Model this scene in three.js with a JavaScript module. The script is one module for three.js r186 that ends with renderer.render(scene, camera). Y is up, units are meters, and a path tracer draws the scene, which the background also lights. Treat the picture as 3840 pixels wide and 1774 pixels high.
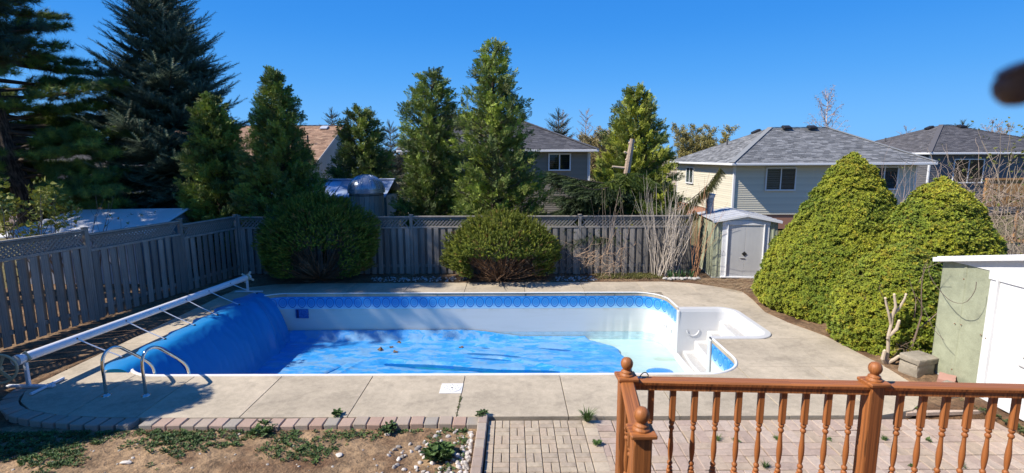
import * as THREE from 'three';
import { ImprovedNoise } from 'three/addons/math/ImprovedNoise.js';
import { mergeGeometries } from 'three/addons/utils/BufferGeometryUtils.js';

// ---------------------------------------------------------------- camera, sky, sun, exposure
const scene = new THREE.Scene();
const renderer = new THREE.WebGLRenderer({ antialias: true });
renderer.setSize(1024, 473);
renderer.toneMapping = THREE.LinearToneMapping;
renderer.toneMappingExposure = 1.45;
renderer.shadowMap.enabled = true;
const camera = new THREE.PerspectiveCamera(49.18, 1024 / 473, 0.02, 900);
camera.position.set(0, 3.75, 0);
camera.rotation.order = 'YXZ';
camera.rotation.set(-8.75 * Math.PI / 180, 0, -0.2 * Math.PI / 180);
camera.focus = 13; camera.userData.fStop = 4.6;
scene.add(camera);
{
  const W = 256, H = 128, d = new Float32Array(W * H * 4), K = 1.09 / 1.45; // the exposure is taken out, so that the sky keeps its photographed colour
  const stops = [[-1, .10, .12, .13], [0, .215, .52, .95], [.06, .165, .47, .935], [.14, .088, .365, .88], [.22, .047, .285, .81], [.32, .030, .230, .74], [.6, .019, .165, .59], [1, .014, .120, .46]];
  for (let j = 0; j < H; j++) {
    const y = Math.sin(((j + .5) / H - .5) * Math.PI);
    let k = 0; while (k < stops.length - 2 && y > stops[k + 1][0]) k++;
    const a = stops[k], b = stops[k + 1], t = y < 0 ? 0 : Math.min(1, (y - a[0]) / (b[0] - a[0]));
    for (let i = 0; i < W; i++) { const o = (j * W + i) * 4; for (let c = 0; c < 3; c++) d[o + c] = K * (y < 0 ? a[c + 1] : a[c + 1] + (b[c + 1] - a[c + 1]) * t); d[o + 3] = 1; }
  }
  const sky = new THREE.DataTexture(d, W, H, THREE.RGBAFormat, THREE.FloatType);
  sky.mapping = THREE.EquirectangularReflectionMapping; sky.magFilter = THREE.LinearFilter; sky.needsUpdate = true;
  scene.background = sky; scene.environment = sky;
}
const SUN = new THREE.Vector3(-.73, .745, .212).normalize();
const sun = new THREE.DirectionalLight(new THREE.Color().setRGB(1, .92, .80), 4.8);
sun.position.copy(SUN).multiplyScalar(60).add(new THREE.Vector3(0, 0, -12)); sun.target.position.set(0, 0, -12);
sun.castShadow = true; sun.shadow.mapSize.set(2048, 2048);
Object.assign(sun.shadow.camera, { left: -35, right: 35, top: 35, bottom: -35, near: 1, far: 140 });
scene.add(sun, sun.target);

// ---------------------------------------------------------------- helpers
const PI = Math.PI, V = (x, y, z) => new THREE.Vector3(x, y, z);
function rng(seed) { let a = seed >>> 0; return () => { a = (a + 0x6D2B79F5) | 0; let t = Math.imul(a ^ (a >>> 15), 1 | a); t = (t + Math.imul(t ^ (t >>> 7), 61 | t)) ^ t; return ((t ^ (t >>> 14)) >>> 0) / 4294967296; }; }
const R = rng(77); const rr = (a, b, r = R) => a + (b - a) * r();
const perlin = new ImprovedNoise();
const fbm = (x, y, z, o = 4) => { let s = 0, a = 1, f = 1, n = 0; for (let i = 0; i < o; i++) { s += a * perlin.noise(x * f, y * f, z * f); n += a; a *= .5; f *= 2; } return s / n; };
const clamp = (x, a = 0, b = 1) => Math.max(a, Math.min(b, x)), mix = (a, b, t) => a + (b - a) * t, sst = (a, b, x) => { const t = clamp((x - a) / (b - a)); return t * t * (3 - 2 * t); };
// tiling value noise
function tileNoise(seed, P) {
  const r = rng(seed), g = new Float32Array(P * P); for (let i = 0; i < P * P; i++) g[i] = r();
  return (u, v) => { u *= P; v *= P; const i = Math.floor(u), j = Math.floor(v), fu = u - i, fv = v - j, a = fu * fu * (3 - 2 * fu), b = fv * fv * (3 - 2 * fv), m = (p) => (p >= 0 && p < P ? p : ((p % P) + P) % P), at = (p, q) => g[m(q) * P + m(p)];
    return mix(mix(at(i, j), at(i + 1, j), a), mix(at(i, j + 1), at(i + 1, j + 1), a), b); };
}
function tileFbm(seed, P, oct) { const ns = []; for (let i = 0; i < oct; i++) ns.push(tileNoise(seed + i * 13, P << i)); return (u, v) => { let s = 0, a = 1, n = 0; for (const f of ns) { s += a * f(u, v); n += a; a *= .55; } return s / n; }; }
const enc = (c) => { c = clamp(c); return 255 * (c <= .0031308 ? c * 12.92 : 1.055 * Math.pow(c, 1 / 2.4) - .055); };
function tex(W, H, fn, color = true, repeat = true) {
  const d = new Uint8Array(W * H * 4);
  for (let j = 0; j < H; j++) for (let i = 0; i < W; i++) { const c = fn((i + .5) / W, (j + .5) / H), o = (j * W + i) * 4; if (color) { d[o] = enc(c[0]); d[o + 1] = enc(c[1]); d[o + 2] = enc(c[2]); } else d[o] = d[o + 1] = d[o + 2] = 255 * clamp(c); d[o + 3] = 255; }
  const t = new THREE.DataTexture(d, W, H); t.magFilter = THREE.LinearFilter; t.minFilter = THREE.LinearMipmapLinearFilter; t.generateMipmaps = true;
  if (repeat) t.wrapS = t.wrapT = THREE.RepeatWrapping; if (color) t.colorSpace = THREE.SRGBColorSpace; t.needsUpdate = true; return t;
}
const scaleTex = (t, sx, sy = sx) => { const c = t.clone(); c.repeat.set(1 / sx, 1 / sy); c.needsUpdate = true; return c; };
const lin = (r, g, b) => new THREE.Color().setRGB(r, g, b);
const mat = (r, g, b, rough = .8, o = {}) => new THREE.MeshStandardMaterial({ color: lin(r, g, b), roughness: rough, ...o });
const pmat = (r, g, b, rough = .8, o = {}) => new THREE.MeshPhysicalMaterial({ color: lin(r, g, b), roughness: rough, ...o });
const used = {};
function uniq(n) { const k = used[n] = (used[n] ?? -1) + 1; return k ? n + '_' + String(k).padStart(3, '0') : n; }
function tag(o, label, category, group, kind) { if (label) o.userData.label = label; if (category) o.userData.category = category; if (group) o.userData.group = group; if (kind) o.userData.kind = kind; return o; }
function thing(name, label, category, [x, y, z] = [0, 0, 0], turn = 0, group) { const g = new THREE.Group(); g.name = uniq(name); g.position.set(x, y, z); g.rotation.y = turn; scene.add(g); return tag(g, label, category, group); }
function shade(m) { m.castShadow = m.receiveShadow = true; return m; }
function mesh(name, geo, m, parent = scene, pos, rot) { const o = shade(new THREE.Mesh(geo, m)); o.name = parent === scene ? uniq(name) : name; if (pos) o.position.set(...pos); if (rot) o.rotation.set(...rot); parent.add(o); return o; }
function struct(name, geo, m) { return tag(mesh(name, geo, m), null, null, null, 'structure'); }
// triangle collector
class TB {
  constructor() { this.p = []; this.u = []; this.c = []; }
  tri(a, b, c, ua, ub, uc, col) { this.p.push(a.x, a.y, a.z, b.x, b.y, b.z, c.x, c.y, c.z); if (ua) this.u.push(...ua, ...ub, ...uc); if (col) for (let i = 0; i < 3; i++) this.c.push(...col); return this; }
  quad(a, b, c, d, ua, ub, uc, ud, col) { this.tri(a, b, c, ua, ub, uc, col); return this.tri(a, c, d, ua, uc, ud, col); }
  geo() { const g = new THREE.BufferGeometry(); g.setAttribute('position', new THREE.Float32BufferAttribute(this.p, 3)); if (this.u.length) g.setAttribute('uv', new THREE.Float32BufferAttribute(this.u, 2)); if (this.c.length) g.setAttribute('color', new THREE.Float32BufferAttribute(this.c, 3)); g.computeVertexNormals(); return g; }
}
// uv in metres by the dominant axis of each face
function boxUV(g, ou = 0, ov = 0) {
  if (g.index) g = g.toNonIndexed(); const p = g.attributes.position, n = p.count, uv = new Float32Array(n * 2), a = V(), b = V(), c = V();
  for (let i = 0; i < n; i += 3) { a.fromBufferAttribute(p, i); b.fromBufferAttribute(p, i + 1); c.fromBufferAttribute(p, i + 2); const m = b.clone().sub(a).cross(c.clone().sub(a)); const X = Math.abs(m.x), Y = Math.abs(m.y), Z = Math.abs(m.z);
    [a, b, c].forEach((q, k) => { const o = (i + k) * 2; if (X >= Y && X >= Z) { uv[o] = q.z; uv[o + 1] = q.y; } else if (Y >= Z) { uv[o] = q.x; uv[o + 1] = q.z; } else { uv[o] = q.x; uv[o + 1] = q.y; } uv[o] += ou; uv[o + 1] += ov; }); }
  g.setAttribute('uv', new THREE.BufferAttribute(uv, 2)); return g;
}
// chamfered box, centred
function cbox(w, h, d, c = .004, ou = 0, ov = 0) {
  const X = w / 2, Y = h / 2, Z = d / 2; c = Math.min(c, X * .45, Y * .45, Z * .45); const t = new TB(), P = (sx, sy, sz, k) => V(sx * (X - (k === 0 ? 0 : c)), sy * (Y - (k === 1 ? 0 : c)), sz * (Z - (k === 2 ? 0 : c)));
  const cen = V(0, 0, 0), q = (a, b, cc, dd) => { const n = b.clone().sub(a).cross(cc.clone().sub(a)); if (n.dot(a.clone().add(b).add(cc).add(dd)) < 0) t.quad(a, dd, cc, b); else t.quad(a, b, cc, dd); };
  for (let k = 0; k < 3; k++) for (const s of [-1, 1]) { const f = (u, v) => { const S = [0, 0, 0]; S[k] = s; S[(k + 1) % 3] = u; S[(k + 2) % 3] = v; return P(...S, k); }; q(f(-1, -1), f(1, -1), f(1, 1), f(-1, 1)); }
  for (let k = 0; k < 3; k++) for (const u of [-1, 1]) for (const v of [-1, 1]) { const i = (k + 1) % 3, j = (k + 2) % 3, f = (s, kk) => { const S = [0, 0, 0]; S[k] = s; S[i] = u; S[j] = v; return P(...S, kk); }; q(f(-1, i), f(1, i), f(1, j), f(-1, j)); }
  for (const a of [-1, 1]) for (const b of [-1, 1]) for (const e of [-1, 1]) { const A = P(a, b, e, 0), B = P(a, b, e, 1), C = P(a, b, e, 2); const n = B.clone().sub(A).cross(C.clone().sub(A)); n.dot(A) < 0 ? t.tri(A, C, B) : t.tri(A, B, C); }
  return boxUV(t.geo(), ou, ov);
}
const at = (g, x = 0, y = 0, z = 0, rx = 0, ry = 0, rz = 0) => { g.applyMatrix4(new THREE.Matrix4().makeRotationFromEuler(new THREE.Euler(rx, ry, rz)).setPosition(x, y, z)); return g; };
function norm(gs) { return mergeGeometries(gs.map((g) => { g = g.index ? g.toNonIndexed() : g; const o = new THREE.BufferGeometry(); o.setAttribute('position', g.attributes.position); o.setAttribute('normal', g.attributes.normal); o.setAttribute('uv', g.attributes.uv ?? new THREE.Float32BufferAttribute(new Float32Array(g.attributes.position.count * 2), 2)); return o; })); }
// tapered tube through points with radii, nseg sides
function tube(pts, radii, sides = 6, out = new TB(), cap = true, vs = 1) {
  const n = pts.length; let N = V(0, 0, 1), prev = null, vlen = 0;
  for (let i = 0; i < n; i++) {
    const T = (i < n - 1 ? pts[i + 1].clone().sub(pts[i]) : pts[i].clone().sub(pts[i - 1])); if (i > 0 && i < n - 1) T.add(pts[i].clone().sub(pts[i - 1])); T.normalize();
    if (i === 0 && Math.abs(T.z) > .9) N = V(1, 0, 0); N.sub(T.clone().multiplyScalar(N.dot(T))).normalize(); const B = T.clone().cross(N);
    const ring = []; for (let k = 0; k < sides; k++) { const a = k / sides * 2 * PI; ring.push(pts[i].clone().addScaledVector(N, Math.cos(a) * radii[i]).addScaledVector(B, Math.sin(a) * radii[i])); }
    if (prev) { const l = pts[i].distanceTo(pts[i - 1]); for (let k = 0; k < sides; k++) { const k2 = (k + 1) % sides, u0 = k / sides * vs, u1 = (k + 1) / sides * vs; out.quad(prev[k], prev[k2], ring[k2], ring[k], [u0, vlen], [u1, vlen], [u1, vlen + l], [u0, vlen + l]); } vlen += l; }
    if (cap && (i === 0 || i === n - 1)) for (let k = 1; k < sides - 1; k++) { const a = ring[0], b = ring[k], c = ring[k + 1]; i === 0 ? out.tri(a, c, b, [0, 0], [.1, 0], [0, .1]) : out.tri(a, b, c, [0, 0], [.1, 0], [0, .1]); }
    prev = ring;
  }
  return out;
}
function smoothTube(pts, r, sides = 12, seg = 40) { return new THREE.TubeGeometry(new THREE.CatmullRomCurve3(pts, false, 'centripetal'), seg, r, sides, false); }
// instances
function inst(name, geo, m, list, parent, kind = 'stuff') { // list: [Matrix4, Color]
  const o = shade(new THREE.InstancedMesh(geo, m, list.length)); o.name = parent === scene ? uniq(name) : name; list.forEach(([mm, c], i) => { o.setMatrixAt(i, mm); if (c) o.setColorAt(i, c); }); parent.add(o); if (kind) o.userData.kind = kind; return o;
}
const _q = new THREE.Quaternion(), UPV = V(0, 1, 0);
function orient(pos, dir, scale, roll) { const q = new THREE.Quaternion().setFromUnitVectors(UPV, dir.clone().normalize()); q.multiply(_q.setFromAxisAngle(UPV, roll)); const s = typeof scale === 'number' ? V(scale, scale, scale) : scale; return new THREE.Matrix4().compose(pos, q, s); }
function shapeGeo(pts, holes = [], depth = 0, bevel = 0) { // pts in x,z ; top at y=0, extruded downward
  const s = new THREE.Shape(pts.map(([x, z]) => new THREE.Vector2(x, -z))); for (const h of holes) s.holes.push(new THREE.Path(h.map(([x, z]) => new THREE.Vector2(x, -z))));
  let g; if (depth) { g = new THREE.ExtrudeGeometry(s, { depth: depth - bevel, bevelEnabled: bevel > 0, bevelThickness: bevel, bevelSize: bevel, bevelOffset: -bevel, bevelSegments: 1, curveSegments: 1 }); g.rotateX(-PI / 2); g.translate(0, -depth + bevel * 0 , 0); } else { g = new THREE.ShapeGeometry(s); g.rotateX(-PI / 2); }
  g.computeBoundingBox(); g.translate(0, -g.boundingBox.max.y, 0); return boxUV(g);
}

// ---------------------------------------------------------------- textures and materials
const n4 = tileFbm(1, 4, 5), n8 = tileFbm(5, 8, 4), n32 = tileFbm(9, 32, 3), n3 = tileFbm(21, 3, 4), nH = tileNoise(3, 256);
const T = {};
T.concrete = tex(768, 768, (u, v) => { const a = n4(u, v), b = n32(u, v), s = nH(u * 1.0, v), st = sst(.56, .72, n8(v, u)); const k = .80 + .34 * (a - .5) + .22 * (b - .5) + .16 * (s - .5) - .10 * st; return [.565 * k, .482 * k, .365 * k]; });
T.fine = tex(512, 512, (u, v) => .5 + .5 * (n32(u, v) - .5) + .4 * (nH(u, v) - .5), false);
T.gray = tex(512, 512, (u, v) => { const s = tileStreak(u, v); const k = .55 + .75 * (s - .3) + .25 * (n4(u, v) - .5); return [.30 * k, .282 * k, .26 * k]; });
function tileStreak(u, v) { return .6 * n32(u * 1, v * .0625 * 1) + .4 * nHs(u, v); }
function nHs(u, v) { return nH(u, v * .03125 * 2); }
T.oak = tex(512, 512, (u, v) => { const s = .55 * n32(u, v * .0625) + .45 * nH(u * .5, v * .0156); const kn = sst(.74, .80, n8(u * 1.0, v * .5)), k = (.36 + 1.4 * (s - .18)) * (1 - .55 * kn); return [.41 * k, .145 * k, .040 * k]; });
T.soil = tex(768, 768, (u, v) => { const a = n8(u, v), b = n32(u, v), s = nH(u, v); const k = .55 + .5 * (a - .3) + .7 * (b - .5) + .4 * (s - .5); return [.42 * k, .30 * k, .185 * k]; });
T.bark = tex(256, 512, (u, v) => { const s = .5 * n32(u, v * .25) + .5 * n8(u * 2, v * .5); const k = .2 + 1.4 * sst(.3, .75, s); return [.12 * k, .088 * k, .066 * k]; });
T.rough = tex(512, 512, (u, v) => .55 + .6 * (n8(u, v) - .5) + .3 * (n32(u, v) - .5), false);
T.paint = tex(512, 512, (u, v) => { const k = .93 + .14 * (n4(u, v) - .5) + .09 * (n32(u, v * .12) - .5); return [k, k, k]; });
const M = {};
M.concrete = new THREE.MeshStandardMaterial({ map: scaleTex(T.concrete, 2.3), roughness: .9, bumpMap: scaleTex(T.fine, .5), bumpScale: .003 });
M.concretes = [1, .94, 1.05, .98].map((k) => { const m = M.concrete.clone(); m.color = lin(k, k, k * .99); return m; });
M.fence = [[1.16, 1.14, 1.08], [.88, .87, .83], [1.42, 1.38, 1.30], [1.04, 1.0, .93]].map((c) => new THREE.MeshStandardMaterial({ map: scaleTex(T.gray, .45, 1.6), color: lin(...c), roughness: .92, bumpMap: scaleTex(T.rough, .3, 1.2), bumpScale: .002 }));
M.oak = new THREE.MeshPhysicalMaterial({ map: scaleTex(T.oak, .35, 1.4), roughness: .55, bumpMap: scaleTex(T.rough, .2, .8), bumpScale: .0015, clearcoat: .05, clearcoatRoughness: .35 });
M.oakX = new THREE.MeshPhysicalMaterial({ map: (() => { const t = scaleTex(T.oak, .35, 1.4); t.rotation = PI / 2; return t; })(), roughness: .55, bumpMap: scaleTex(T.rough, .2, .8), bumpScale: .0015, clearcoat: .05, clearcoatRoughness: .35 });
M.white = mat(.80, .80, .79, .38, { map: scaleTex(T.paint, 1.5) });
M.trim = mat(.72, .73, .74, .5);
M.bark = new THREE.MeshStandardMaterial({ map: scaleTex(T.bark, .5, 1), roughness: .95, bumpMap: scaleTex(T.rough, .3, .9), bumpScale: .02 });
M.steel = mat(.62, .60, .57, .16, { metalness: 1 });
M.galv = mat(.27, .32, .40, .5, { metalness: .5, roughnessMap: T.rough });
M.dark = mat(.015, .015, .017, .6);
M.leaf = mat(1, 1, 1, .62);
M.leafT = pmat(1, 1, 1, .75, { transmission: .25, thickness: 0 });
M.twig = mat(.30, .235, .185, .9);
M.twigGrey = mat(.42, .37, .32, .9);
M.twigBrown = mat(.21, .115, .06, .9);

// ================================================================ ground
const PX0 = -7.0, PX1 = 4.15, PZ0 = -14.0, PZ1 = -8.55, PR = .75;      // pool rectangle and corner radius
{
  const s = 450, hole = [[-7.4, -8.35], [5.75, -8.35], [5.75, -14.25], [-7.4, -14.25]];
  struct('ground', shapeGeo([[-s, -s], [s, -s], [s, s], [-s, s]], [hole]).translate(0, -.15, 0), new THREE.MeshStandardMaterial({ map: scaleTex(T.soil, 3), color: lin(.42, .5, .3), roughness: 1 }));
}
const edgeR = (z) => { const P = [[-15.3, 4.9], [-14.7, 6.0], [-14.0, 6.45], [-13.2, 6.35], [-12.14, 6.15], [-11.3, 6.3], [-10.44, 6.6], [-8.7, 6.72], [-7.9, 6.66], [-7.5, 6.35], [-7.2, 5.95], [-7.07, 5.4]]; for (let i = 0; i < P.length - 1; i++) if (z <= P[i + 1][0]) return mix(P[i][1], P[i + 1][1], clamp((z - P[i][0]) / (P[i + 1][0] - P[i][0]))); return 5.4; };
const lowL = (x) => { const P = [[-8.02, -8.35], [-7.95, -7.95], [-7.7, -7.6], [-7.3, -7.33], [-6.7, -7.16], [-6, -7.09], [-5.2, -7.07]]; for (let i = 0; i < P.length - 1; i++) if (x <= P[i + 1][0]) return mix(P[i][1], P[i + 1][1], clamp((x - P[i][0]) / (P[i + 1][0] - P[i][0]))); return -7.07; };
const farZ = (x) => { const P = [[-8.02, -14.3], [-7.7, -14.75], [-7.1, -15.1], [-6, -15.2], [4.6, -15.28], [5.3, -15.1], [5.9, -14.7], [6.25, -14.35], [6.42, -14.1]]; for (let i = 0; i < P.length - 1; i++) if (x <= P[i + 1][0]) return mix(P[i][1], P[i + 1][1], clamp((x - P[i][0]) / (P[i + 1][0] - P[i][0]))); return -14.1; };
{
  // soil of the beds round the patio: near bed, strip by the left fence, back bed, right bed
  const x0 = -15, x1 = 11.5, z0 = -17, z1 = -3, st = .07, nx = Math.round((x1 - x0) / st), nz = Math.round((z1 - z0) / st), hgt = new Float32Array((nx + 1) * (nz + 1)), tb = { p: [], u: [], c: [], i: [] };
  const H = (x, z) => {
    const b = .030 * fbm(x * 1.3, z * 1.3, 3) + .022 * fbm(x * 5, z * 5, 7, 3) + .010 * fbm(x * 14, z * 14, 9, 2);
    if (x > -8.0 && x < edgeR(z) - .02 && z > farZ(x) && z < lowL(x) - .0) return -.125;
    if (z > -7.2) return x < -.47 ? -.075 - .03 * sst(-4, -8, x) + b : x < 7.1 ? -.13 : -.02 + b;
    return (z < -15 || x > 6) ? -.005 + b * .9 + (x > 7 ? .03 : 0) : -.03 + b;
  };
  for (let j = 0; j <= nz; j++) for (let i = 0; i <= nx; i++) {
    const x = x0 + i * st, z = z0 + j * st, y = H(x, z); tb.p.push(x, y, z); tb.u.push(x / 1.6, z / 1.6);
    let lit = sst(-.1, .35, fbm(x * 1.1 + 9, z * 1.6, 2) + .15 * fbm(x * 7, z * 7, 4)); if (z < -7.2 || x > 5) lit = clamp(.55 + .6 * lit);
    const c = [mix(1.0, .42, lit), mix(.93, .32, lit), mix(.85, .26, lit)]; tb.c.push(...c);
  }
  for (let j = 0; j < nz; j++) for (let i = 0; i < nx; i++) { const x = x0 + i * st, z = z0 + j * st; if (x > -7.4 && x < 5.7 && z > -14.3 && z < -8.35) continue; const a = j * (nx + 1) + i; tb.i.push(a, a + nx + 1, a + 1, a + 1, a + nx + 1, a + nx + 2); }
  const g = new THREE.BufferGeometry(); g.setAttribute('position', new THREE.Float32BufferAttribute(tb.p, 3)); g.setAttribute('uv', new THREE.Float32BufferAttribute(tb.u, 2)); g.setAttribute('color', new THREE.Float32BufferAttribute(tb.c, 3)); g.setIndex(tb.i); g.computeVertexNormals();
  struct('soil', g, new THREE.MeshStandardMaterial({ map: T.soil, vertexColors: true, roughness: 1, bumpMap: scaleTex(T.rough, .5), bumpScale: .04 }));
}

// ================================================================ patio: one slab per cast panel, joints left open
{
  const patio = thing('patio', null, null); patio.userData.kind = 'structure'; const g = .006; let k = 0;
  const slab = (poly) => mesh('slab', shapeGeo(poly, [], .12, .003), M.concretes[(k++ * 7) % 4], patio);
  const arcN = (x) => x < PX0 + PR ? -(8.55 + PR - Math.sqrt(Math.max(0, PR * PR - (PX0 + PR - x) ** 2))) : x > PX1 - PR ? -(8.55 + PR - Math.sqrt(Math.max(0, PR * PR - (x - PX1 + PR) ** 2))) : -8.55;
  const arcF = (x) => -22.55 - arcN(x);
  const line = (f, a, b, n) => { const o = []; for (let i = 0; i <= n; i++) { const x = mix(a, b, i / n); o.push([x, f(x)]); } return o; };
  const nears = [-8.01, -6.6, -5.52, -4.0, -2.42, -.82, .82, 2.45, 4.05, 5.38];
  for (let i = 0; i < nears.length - 1; i++) {
    const a = nears[i] + g, b = nears[i + 1] - g; const sk = i < 4 ? 0 : .0;
    slab([...line((x) => x < PX0 ? Math.max(-8.8, arcN(PX0)) : Math.max(-8.84, Math.min(x > PX1 ? -8.84 : 0, arcN(clamp(x, PX0, PX1)))), a, b, 24), ...line((x) => Math.max(lowL(x), -99) , b, a, 24)]);
  }
  const fars = [-7.98, -6.3, -4.7, -3.05, -1.35, .36, 2.05, 3.75, 5.2];
  for (let i = 0; i < fars.length - 1; i++) slab([...line(farZ, fars[i] + g, fars[i + 1] - g, 20), ...line((x) => x < PX0 || x > PX1 ? -14.06 : arcF(x), fars[i + 1] - g, fars[i] + g, 24)]);
  const lz = [-8.8, -10.15, -11.5, -12.8, -14.06];
  const xl = (z) => { if (z > PZ1 - PR) return PX0 + PR - Math.sqrt(Math.max(0, PR * PR - (z - PZ1 + PR) ** 2)); return PX0; };
  for (let i = 0; i < 4; i++) slab([...line((z) => -8.0, lz[i] - g, lz[i + 1] + g, 1).map(([z, x]) => [x, z]), ...line(xl, lz[i + 1] + g, lz[i] - g, 10).map(([z, x]) => [x, z])]);
  const SX = 5.5, SZ0 = -12.5, SZ1 = -10.28, SR = .42;
  const xr = (z) => { if (z > SZ0 && z < SZ1) { const d = Math.min(z - SZ0, SZ1 - z); return d < SR ? SX - SR + Math.sqrt(Math.max(0, SR * SR - (SR - d) ** 2)) : SX; } if (z > PZ1 - PR) return PX1 - PR + Math.sqrt(Math.max(0, PR * PR - (z - PZ1 + PR) ** 2)); if (z < PZ0 + PR) return PX1 - PR + Math.sqrt(Math.max(0, PR * PR - (PZ0 + PR - z) ** 2)); return PX1; };
  const rz = [-8.84, -10.28, -11.39, -12.5, -14.06];
  for (let i = 0; i < 4; i++) { const a = rz[i] - g, b = rz[i + 1] + g; slab([...line(xr, b, a, 40).map(([z, x]) => [x, z]), ...line((z) => edgeR(z), a, b, 24).map(([z, x]) => [x, z])]); }
  // corner strip beyond the last far joint
  slab([...line(farZ, 5.2 + g, 6.4, 12), [6.44, -14.06], [5.2 + g, -14.06]]);
  slab([[5.38 + g, -8.84], ...line((z) => edgeR(z), -8.84, -7.1, 14).map(([z, x]) => [x - .02, z]), [5.38 + g, -7.07]].reverse());
}

// ================================================================ swimming pool
const pool = thing('swimming_pool', 'emptied in-ground pool with white coping and blue medallion liner band', 'swimming pool');
const FLOOR = -1.34;
function perim(r0 = 0, n = 10) { // rounded rectangle, from right end of near wall anticlockwise seen from above, inset by r0
  const o = [], x0 = PX0 + r0, x1 = PX1 - r0, z0 = PZ0 + r0, z1 = PZ1 - r0, r = PR - r0; const cs = [[x1 - r, z1 - r, 0], [x1 - r, z0 + r, 1], [x0 + r, z0 + r, 2], [x0 + r, z1 - r, 3]];
  for (const [cx, cz, q] of cs) for (let i = 0; i <= n; i++) { const a = PI / 2 * (1 - q) - i / n * PI / 2 ; o.push([cx + r * Math.cos(a), cz + r * Math.sin(a)]); }
  return o;
}
function dense(pts, closed = true, step = .08) { const o = []; const n = pts.length; for (let i = 0; i < (closed ? n : n - 1); i++) { const a = pts[i], b = pts[(i + 1) % n], l = Math.hypot(b[0] - a[0], b[1] - a[1]), k = Math.max(1, Math.round(l / step)); for (let j = 0; j < k; j++) o.push([mix(a[0], b[0], j / k), mix(a[1], b[1], j / k)]); } if (closed) o.push(o[0]); else o.push(pts[n - 1]); return o; }
const inStep = (x, z) => x > PX1 - .05 && z > -12.5 && z < -10.28;
{
  const ring = dense(perim(0)); const L = [0]; for (let i = 1; i < ring.length; i++) L.push(L[i - 1] + Math.hypot(ring[i][0] - ring[i - 1][0], ring[i][1] - ring[i - 1][1]));
  const wrinkle = (x, z, y) => { // loose liner in the far right corner
    const k = Math.exp(-((x - 3.55) ** 2 / .55 + (z + 13.7) ** 2 / .5)) * sst(-.45, -1.1, y); return k * (.030 * Math.sin(x * 31 + z * 19) + .018 * Math.sin(x * 57 - z * 40 + 1)); };
  const band = (y0, y1, rows, off = 0) => { // inner faces
    const p = [], u = [], idx = []; const put = (i, y, v) => { const [x, z] = ring[i]; const nx = -((x - (PX0 + PX1) / 2) / 5.6), nz = -((z + 11.27) / 2.7); const w = wrinkle(x, z, y) + off; const l = Math.hypot(nx, nz); p.push(x + nx / l * w, y, z + nz / l * w); u.push(L[i], v); };
    for (let j = 0; j <= rows; j++) for (let i = 0; i < ring.length; i++) put(i, mix(y0, y1, j / rows), j / rows);
    const n = ring.length; for (let j = 0; j < rows; j++) for (let i = 0; i < n - 1; i++) { if (inStep((ring[i][0] + ring[i + 1][0]) / 2, (ring[i][1] + ring[i + 1][1]) / 2)) continue; const a = j * n + i; idx.push(a, a + 1, a + n, a + 1, a + n + 1, a + n); }
    const g = new THREE.BufferGeometry(); g.setAttribute('position', new THREE.Float32BufferAttribute(p, 3)); g.setAttribute('uv', new THREE.Float32BufferAttribute(u, 2)); g.setIndex(idx); g.computeVertexNormals(); return g;
  };
  // medallion print, one period .262 m wide, .33 m tall
  const W = 256, H = 320, dk = [.012, .13, .47], md = [.03, .30, .72], lt = [.16, .52, .86], pale = [.42, .70, .88];
  const medal = tex(W, H, (u, v) => {
    const x = (u - .5) * .262, y = (v - .5) * .33, r = Math.hypot(x * 1.12, y * .92), up = v; let c = [0, 1, 2].map((k) => mix(pale[k], md[k], sst(.02, .55, up)));
    const ringv = (r0, w) => 1 - sst(w * .5, w, Math.abs(r - r0)); const a = Math.atan2(y, x), put = (col, t) => { c = c.map((q, k) => mix(q, col[k], t)); };
    if (r < .118) put(lt, .42); put(dk, ringv(.111, .015)); put(lt, .35 * ringv(.093, .008)); put(dk, .75 * ringv(.077, .014) * (.55 + .45 * Math.cos(a * 16))); put(md, .8 * ringv(.06, .014)); put(dk, .65 * ringv(.046, .008)); put(md, .9 * (1 - sst(.02, .034, r))); put(dk, .5 * ringv(.022, .006));
    const ux = Math.min(u, 1 - u) * .262, vy = .93 - v; if (r > .118) { put(pale, .75 * (1 - sst(.003, .008, Math.abs(ux - vy * .33 * 1.0 - .006))) * (vy > -.03 && vy < .10 ? 1 : 0)); put(dk, .6 * sst(.94, .98, v)); put(dk, .35 * (Math.hypot(ux, (v - .2) * .33) < .014 ? 1 : 0)); put(md, .5 * (Math.hypot(ux, (v - .52) * .33) < .026 ? 1 : 0)); }
    const s = .96 + .08 * (nH(u, v) - .5); return c.map((q) => q * s);
  });
  const mt = medal.clone(); mt.repeat.set(1 / .262, 1); mt.needsUpdate = true;
  mesh('medallion_band', band(-.44, -.085, 3, .002), new THREE.MeshPhysicalMaterial({ map: mt, roughness: .35 }), pool);
  const stain = tex(1024, 256, (u, v) => { const a = n8(u, v), s = n32(u, v * .12), k = .97 + .06 * (a - .5); const d = .35 * sst(.5, .8, s) * sst(.8, .98, v) + .10 * sst(.55, .75, n8(v, u)) ; return [.68 * k * (1 - d * .25), .69 * k * (1 - d * .28), .66 * k * (1 - d * .42)]; });
  const stt = stain.clone(); stt.repeat.set(1 / 6, 1); stt.needsUpdate = true;
  mesh('liner_wall', band(-1.12, -.44, 10), new THREE.MeshPhysicalMaterial({ map: stt, roughness: .35 }), pool);
  const peb = tex(512, 256, (u, v) => { const a = n32(u, v), b = n8(u, v), e = sst(.03, .0, Math.abs(a - .5)) * .8; const k = 1 + .4 * (b - .5); return [mix(.50, .20, e) * k, mix(.66, .38, e) * k, mix(.70, .46, e) * k]; });
  const pt = peb.clone(); pt.repeat.set(1 / 1.2, 1); pt.needsUpdate = true;
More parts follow.
